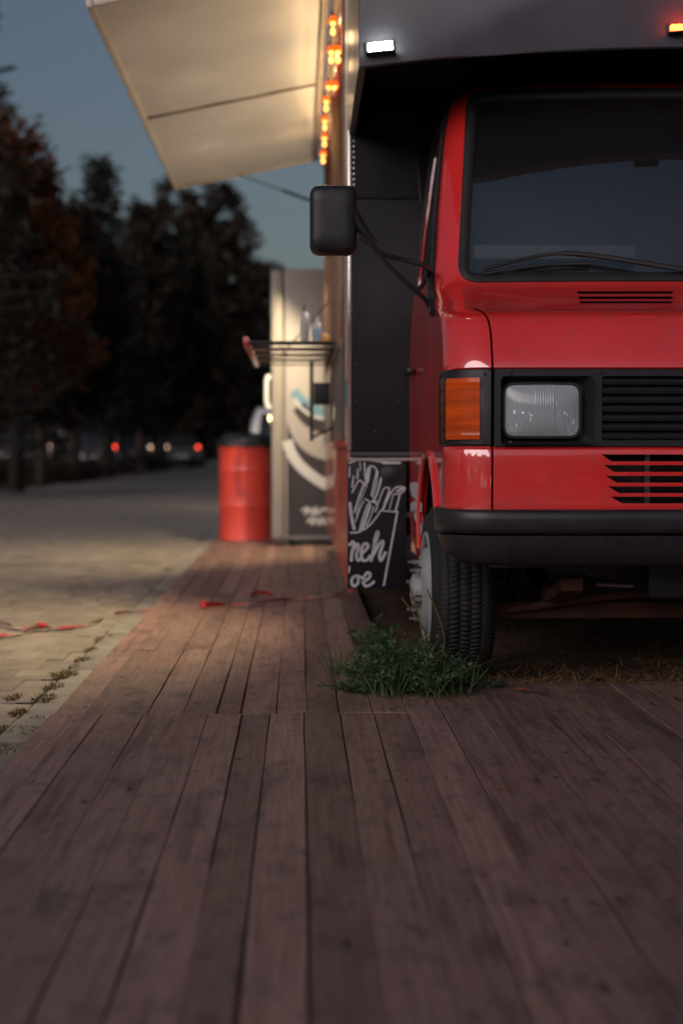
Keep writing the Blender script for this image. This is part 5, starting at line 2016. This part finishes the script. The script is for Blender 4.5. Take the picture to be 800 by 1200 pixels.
# lamp globe on a short post near the white car
lp_ = P(319, 490, 20.5)
gl = thing('path_lamp', 'round pale yellow lamp globe behind the cooler door', 'lamp', (lp_.x, 20.5, -.09))
MB().tube([(lp_.x, 20.5, -.09), (lp_.x, 20.5, lp_.z - .055)], .022, 8).build('lamp_post', M_DARKMETAL, gl)
MB().lathe([(.0, .045), (.024, .04), (.042, .018), (.045, 0), (.042, -.018), (.024, -.04), (.012, -.056), (0, -.056)], 18, Matrix.Translation(lp_)).build('lamp_globe', M_HEADW, gl, smooth=180)
pl = bpy.data.lights.new('path_lamp_light', 'POINT'); pl.energy = 14.0; pl.color = (1.0, .80, .50); pl.shadow_soft_size = .05
lo = bpy.data.objects.new('path_lamp_light', pl); COL.objects.link(lo); lo.location = lp_ + Vector((-.08, -.06, .02)); lo.parent = gl; lo.matrix_parent_inverse = Matrix.Translation(-gl.location)
# lit kiosk window far left
kp_ = P(66, 512, 56)
ks = thing('kiosk', 'small kiosk with warm lamp beyond the orange tree', 'kiosk', (kp_.x, 56, -.09))
MB().box(kp_.x - .55, kp_.x + .55, 56, 57.5, -.09, 2.2).build('kiosk_wall', M_CARG, ks)
MB().box(kp_.x - .7, kp_.x + .7, 55.8, 57.6, 2.202, 2.32).build('kiosk_roof', M_CARD, ks)
MB().box(kp_.x - .05, kp_.x + .25, 55.97, 55.998, .95, 1.75).build('kiosk_window', mat('pale_window', (.5, .5, .48), .4, emit=(1, .9, .75), estr=.10, noise=.1), ks)
MB().lathe([(0, .09), (.07, .06), (.09, 0), (.07, -.06), (0, -.09)], 12, Matrix.Translation((kp_.x - .28, 55.9, .88))).build('kiosk_lamp', emat('kiosk_lamp', (1, .55, .2), 2.2), ks, smooth=180)

# ================================================================== TREES
M_BARK = mat('bark', (.035, .026, .02), .9, noise=.4, nscale=6, bump=.5, bscale=20)
M_FGREEN = leafmat('dark_foliage', (.009, .009, .006), (.022, .020, .011))
M_FORANGE = leafmat('autumn_foliage', (.032, .013, .006), (.25, .078, .018))
M_FBROWN = leafmat('brown_foliage', (.012, .009, .006), (.036, .021, .011))
M_FSPRUCE = leafmat('spruce_needles', (.007, .008, .006), (.017, .018, .011), .1)


def tree(name, base, h, rx, label, mt, seed, nclump=150, nleaf=60, leafs=.16, crown0=.22, shape='round', group='trees along the far side of the path'):
    rg = random.Random(seed)
    root = thing(name, label, 'tree', base, group)
    B_ = Vector(base)
    tr, lf = MB(), MB()
    lean = Vector((rg.uniform(-.3, .3), rg.uniform(-.3, .3), 0))
    tp = [B_ + lean * (k / 6) ** 2 + Vector((0, 0, h * .92 * k / 6)) for k in range(7)]
    tr.tube(tp, [h * .022 * (1 - .13 * k) for k in range(7)], 8)
    if shape == 'spruce':
        nl_ = int(h * 3.2)
        for i in range(nl_):
            t_ = crown0 + (1 - crown0) * i / nl_
            c_ = B_ + lean * t_ * t_ + Vector((0, 0, h * t_))
            rr = rx * (1 - (t_ - crown0) / (1 - crown0)) ** .85 * rg.uniform(.7, 1.15) + .12
            nb = 7
            a0_ = rg.uniform(0, 6)
            for k in range(nb):
                a = a0_ + 2 * PI * k / nb + rg.uniform(-.3, .3)
                L_ = rr * rg.uniform(.6, 1.15)
                d = Vector((math.cos(a), math.sin(a), 0))
                path = [c_, c_ + d * L_ * .5 + Vector((0, 0, -.10 * L_)), c_ + d * L_ + Vector((0, 0, -.16 * L_ + .08))]
                tr.tube(path, [.03, .02, .008], 4, False)
                for q_ in range(int(nleaf * (.3 + L_ / max(.1, rx)))):
                    u = rg.random() ** .7
                    p = path[0].lerp(path[2], u) + Vector((rg.gauss(0, .10), rg.gauss(0, .10), rg.gauss(-.08, .10)))
                    leafquad(lf, p, (d * .7 + rdir(rg) * .8).normalized(), rdir(rg), leafs * rg.uniform(.6, 1.5), leafs * .35)
    else:
        limbs = []
        for i in range(10):
            t_ = rg.uniform(crown0, .8)
            c_ = B_ + Vector((0, 0, h * t_)); a = 2 * PI * i / 10 + rg.uniform(-.3, .3)
            e = c_ + Vector((math.cos(a) * rx * .75, math.sin(a) * rx * .75, h * .16))
            tr.tube(smoothpath([c_, c_.lerp(e, .5) + Vector((0, 0, .15)), e], 3), [h * .008, h * .007, h * .006, h * .005, h * .004, h * .003, h * .002], 5)
        for i in range(nclump):
            v = rdir(rg); q_ = rg.random() ** .4
            zt = v.z * q_
            cz_ = crown0 + (1 - crown0) * (.5 + .5 * zt)
            wid_ = 1.0 if shape == 'round' else (1.25 - .9 * (cz_ - crown0) / (1 - crown0))
            c_ = B_ + Vector((v.x * q_ * rx * wid_, v.y * q_ * rx * wid_, h * cz_))
            cr = rg.uniform(.25, .6) * rx * .36
            for k in range(nleaf):
                p = c_ + rdir(rg) * cr * rg.random() ** .5
                leafquad(lf, p, rdir(rg), rdir(rg), leafs * rg.uniform(.6, 1.4), leafs * .6)
    tr.build('trunk', M_BARK, root, smooth=60, fix=False)
    lf.build('crown', mt, root, smooth=0, fix=False)
    return root


ZG = -.09


def tx(px, Y): return (px - 350) / FPX * Y


def th(py, Y): return CAM_H + (525 - py) / FPX * Y + .09


tree('spruce_tree', (tx(-34, 24), 24, ZG), th(-70, 24), 2.4, 'tall dark spruce whose branch tips overhang the orange tree', M_FSPRUCE, 1, leafs=.22, nleaf=34, shape='spruce', crown0=.12)
tree('autumn_tree', (tx(22, 27), 27, ZG), th(126, 27), 1.75, 'rusty orange autumn tree at the path edge', M_FORANGE, 2, 300, 70, .13, .20, 'cone')
tree('autumn_tree', (tx(52, 33), 33, ZG), th(215, 33), 1.6, 'low brown tree between the orange tree and the spruce', M_FBROWN, 3, 300, 80, .16, .20, 'round')
tree('spruce_tree', (tx(128, 40), 40, ZG), th(186, 40), 2.1, 'dark pointed spruce standing alone behind the path', M_FSPRUCE, 4, leafs=.26, nleaf=40, shape='spruce', crown0=.18)
tree('leafy_tree', (tx(232, 62), 62, ZG), th(206, 62), 3.0, 'rounded dark tree with sky gaps in front of the avenue end', M_FBROWN, 5, 430, 80, .24, .06, 'round')
tree('leafy_tree', (tx(190, 52), 52, ZG), th(262, 52), 1.9, 'slim dark tree between the spruce and the rounded tree', M_FGREEN, 6, 300, 70, .24, .18, 'round')
tree('leafy_tree', (tx(295, 78), 78, ZG), th(292, 78), 2.6, 'low dark tree at the far end of the avenue', M_FGREEN, 8, 240, 70, .28, .06, 'round')
tree('leafy_tree', (tx(85, 48), 48, ZG), th(258, 48), 2.2, 'dark bushy tree behind the pointed spruce', M_FGREEN, 9, 300, 70, .24, .20, 'round')
tree('leafy_tree', (tx(345, 90), 90, ZG), th(330, 90), 3.4, 'distant dark tree hidden mostly by the cooler', M_FGREEN, 10, 150, 60, .3, .1, 'round')
tree('leafy_tree', (tx(150, 75), 75, ZG), th(300, 75), 3.6, 'broad dark tree filling the gap behind the spruce', M_FGREEN, 12, 300, 70, .3, .04, 'round')
tree('leafy_tree', (tx(20, 60), 60, ZG), th(290, 60), 3.4, 'broad dark tree behind the parked cars and kiosk', M_FGREEN, 13, 300, 70, .28, .04, 'round')
tree('leafy_tree', (tx(90, 36), 36, ZG), th(244, 36), 1.3, 'slender brown tree close beside the pointed spruce', M_FBROWN, 14, 240, 80, .16, .2, 'round')
tree('leafy_tree', (tx(166, 46), 46, ZG), th(240, 46), 1.6, 'narrow brown tree filling in behind the slim dark tree', M_FBROWN, 15, 260, 80, .2, .2, 'cone')
# low shrubs under the trees
for i, (px, Y, r_, h_) in enumerate(((6, 30, 1.1, .62), (60, 34, 1.2, .60), (96, 37, 1.0, .55), (132, 43, 1.3, .62), (168, 48, 1.3, .6), (30, 38, 1.4, .66), (200, 56, 1.4, .6))):
    rg = random.Random(300 + i)
    B_ = Vector((tx(px, Y) - .3, Y, ZG))
    sh_ = thing('shrub', 'low dark shrub growing under the trees along the path edge', 'shrub', B_, 'shrubs under the trees')
    lf = MB(); st = MB()
    for k in range(26):
        a = rg.uniform(0, 2 * PI); q_ = math.sqrt(rg.random())
        e = B_ + Vector((r_ * q_ * math.cos(a), r_ * .6 * q_ * math.sin(a), h_ * rg.uniform(.45, 1.0)))
        st.tube([B_ + Vector((.3 * r_ * math.cos(a) * q_, .2 * r_ * math.sin(a) * q_, 0)), e], .008, 4, False)
        for m_ in range(60):
            leafquad(lf, e + Vector((rg.gauss(0, .16), rg.gauss(0, .16), rg.gauss(-.12, .13))), rdir(rg), rdir(rg), .10 * rg.uniform(.6, 1.4), .06)
    st.build('stems', M_BARK, sh_, smooth=0, fix=False)
    lf.build('leaves', M_FBROWN, sh_, smooth=0, fix=False)
# hedge line far behind
mb = MB()
rg = random.Random(77)
for i in range(40000):
    x = rg.uniform(-60, 45); yy = rg.uniform(105, 120); z_ = abs(rg.gauss(0, 1)) * 3.2
    p = Vector((x, yy, z_))
    leafquad(mb, p, rdir(rg), rdir(rg), rg.uniform(.5, 1.2), .7)
o = mb.build('far_wood', M_FGREEN, None, smooth=0, fix=False)
tag(o, 'dark far wood closing the end of the avenue', 'wood', kind='stuff')

# wood across the clearing behind the photographer: it keeps the low sky off the truck's nose
mb = MB()
rg = random.Random(78)
for i in range(16000):
    a = rg.uniform(R(188), R(352)); d_ = rg.uniform(34, 40)
    x, yy = d_ * math.cos(a), d_ * math.sin(a)
    z_ = rg.random() * (8.5 + 2.0 * math.sin(a * 17) + 1.2 * math.sin(a * 41))
    leafquad(mb, Vector((x, yy, z_)), rdir(rg), rdir(rg), rg.uniform(.7, 1.6), .9)
o = mb.build('rear_wood', M_FGREEN, None, smooth=0, fix=False)
tag(o, 'dark wood across the clearing facing the truck', 'wood', kind='stuff')
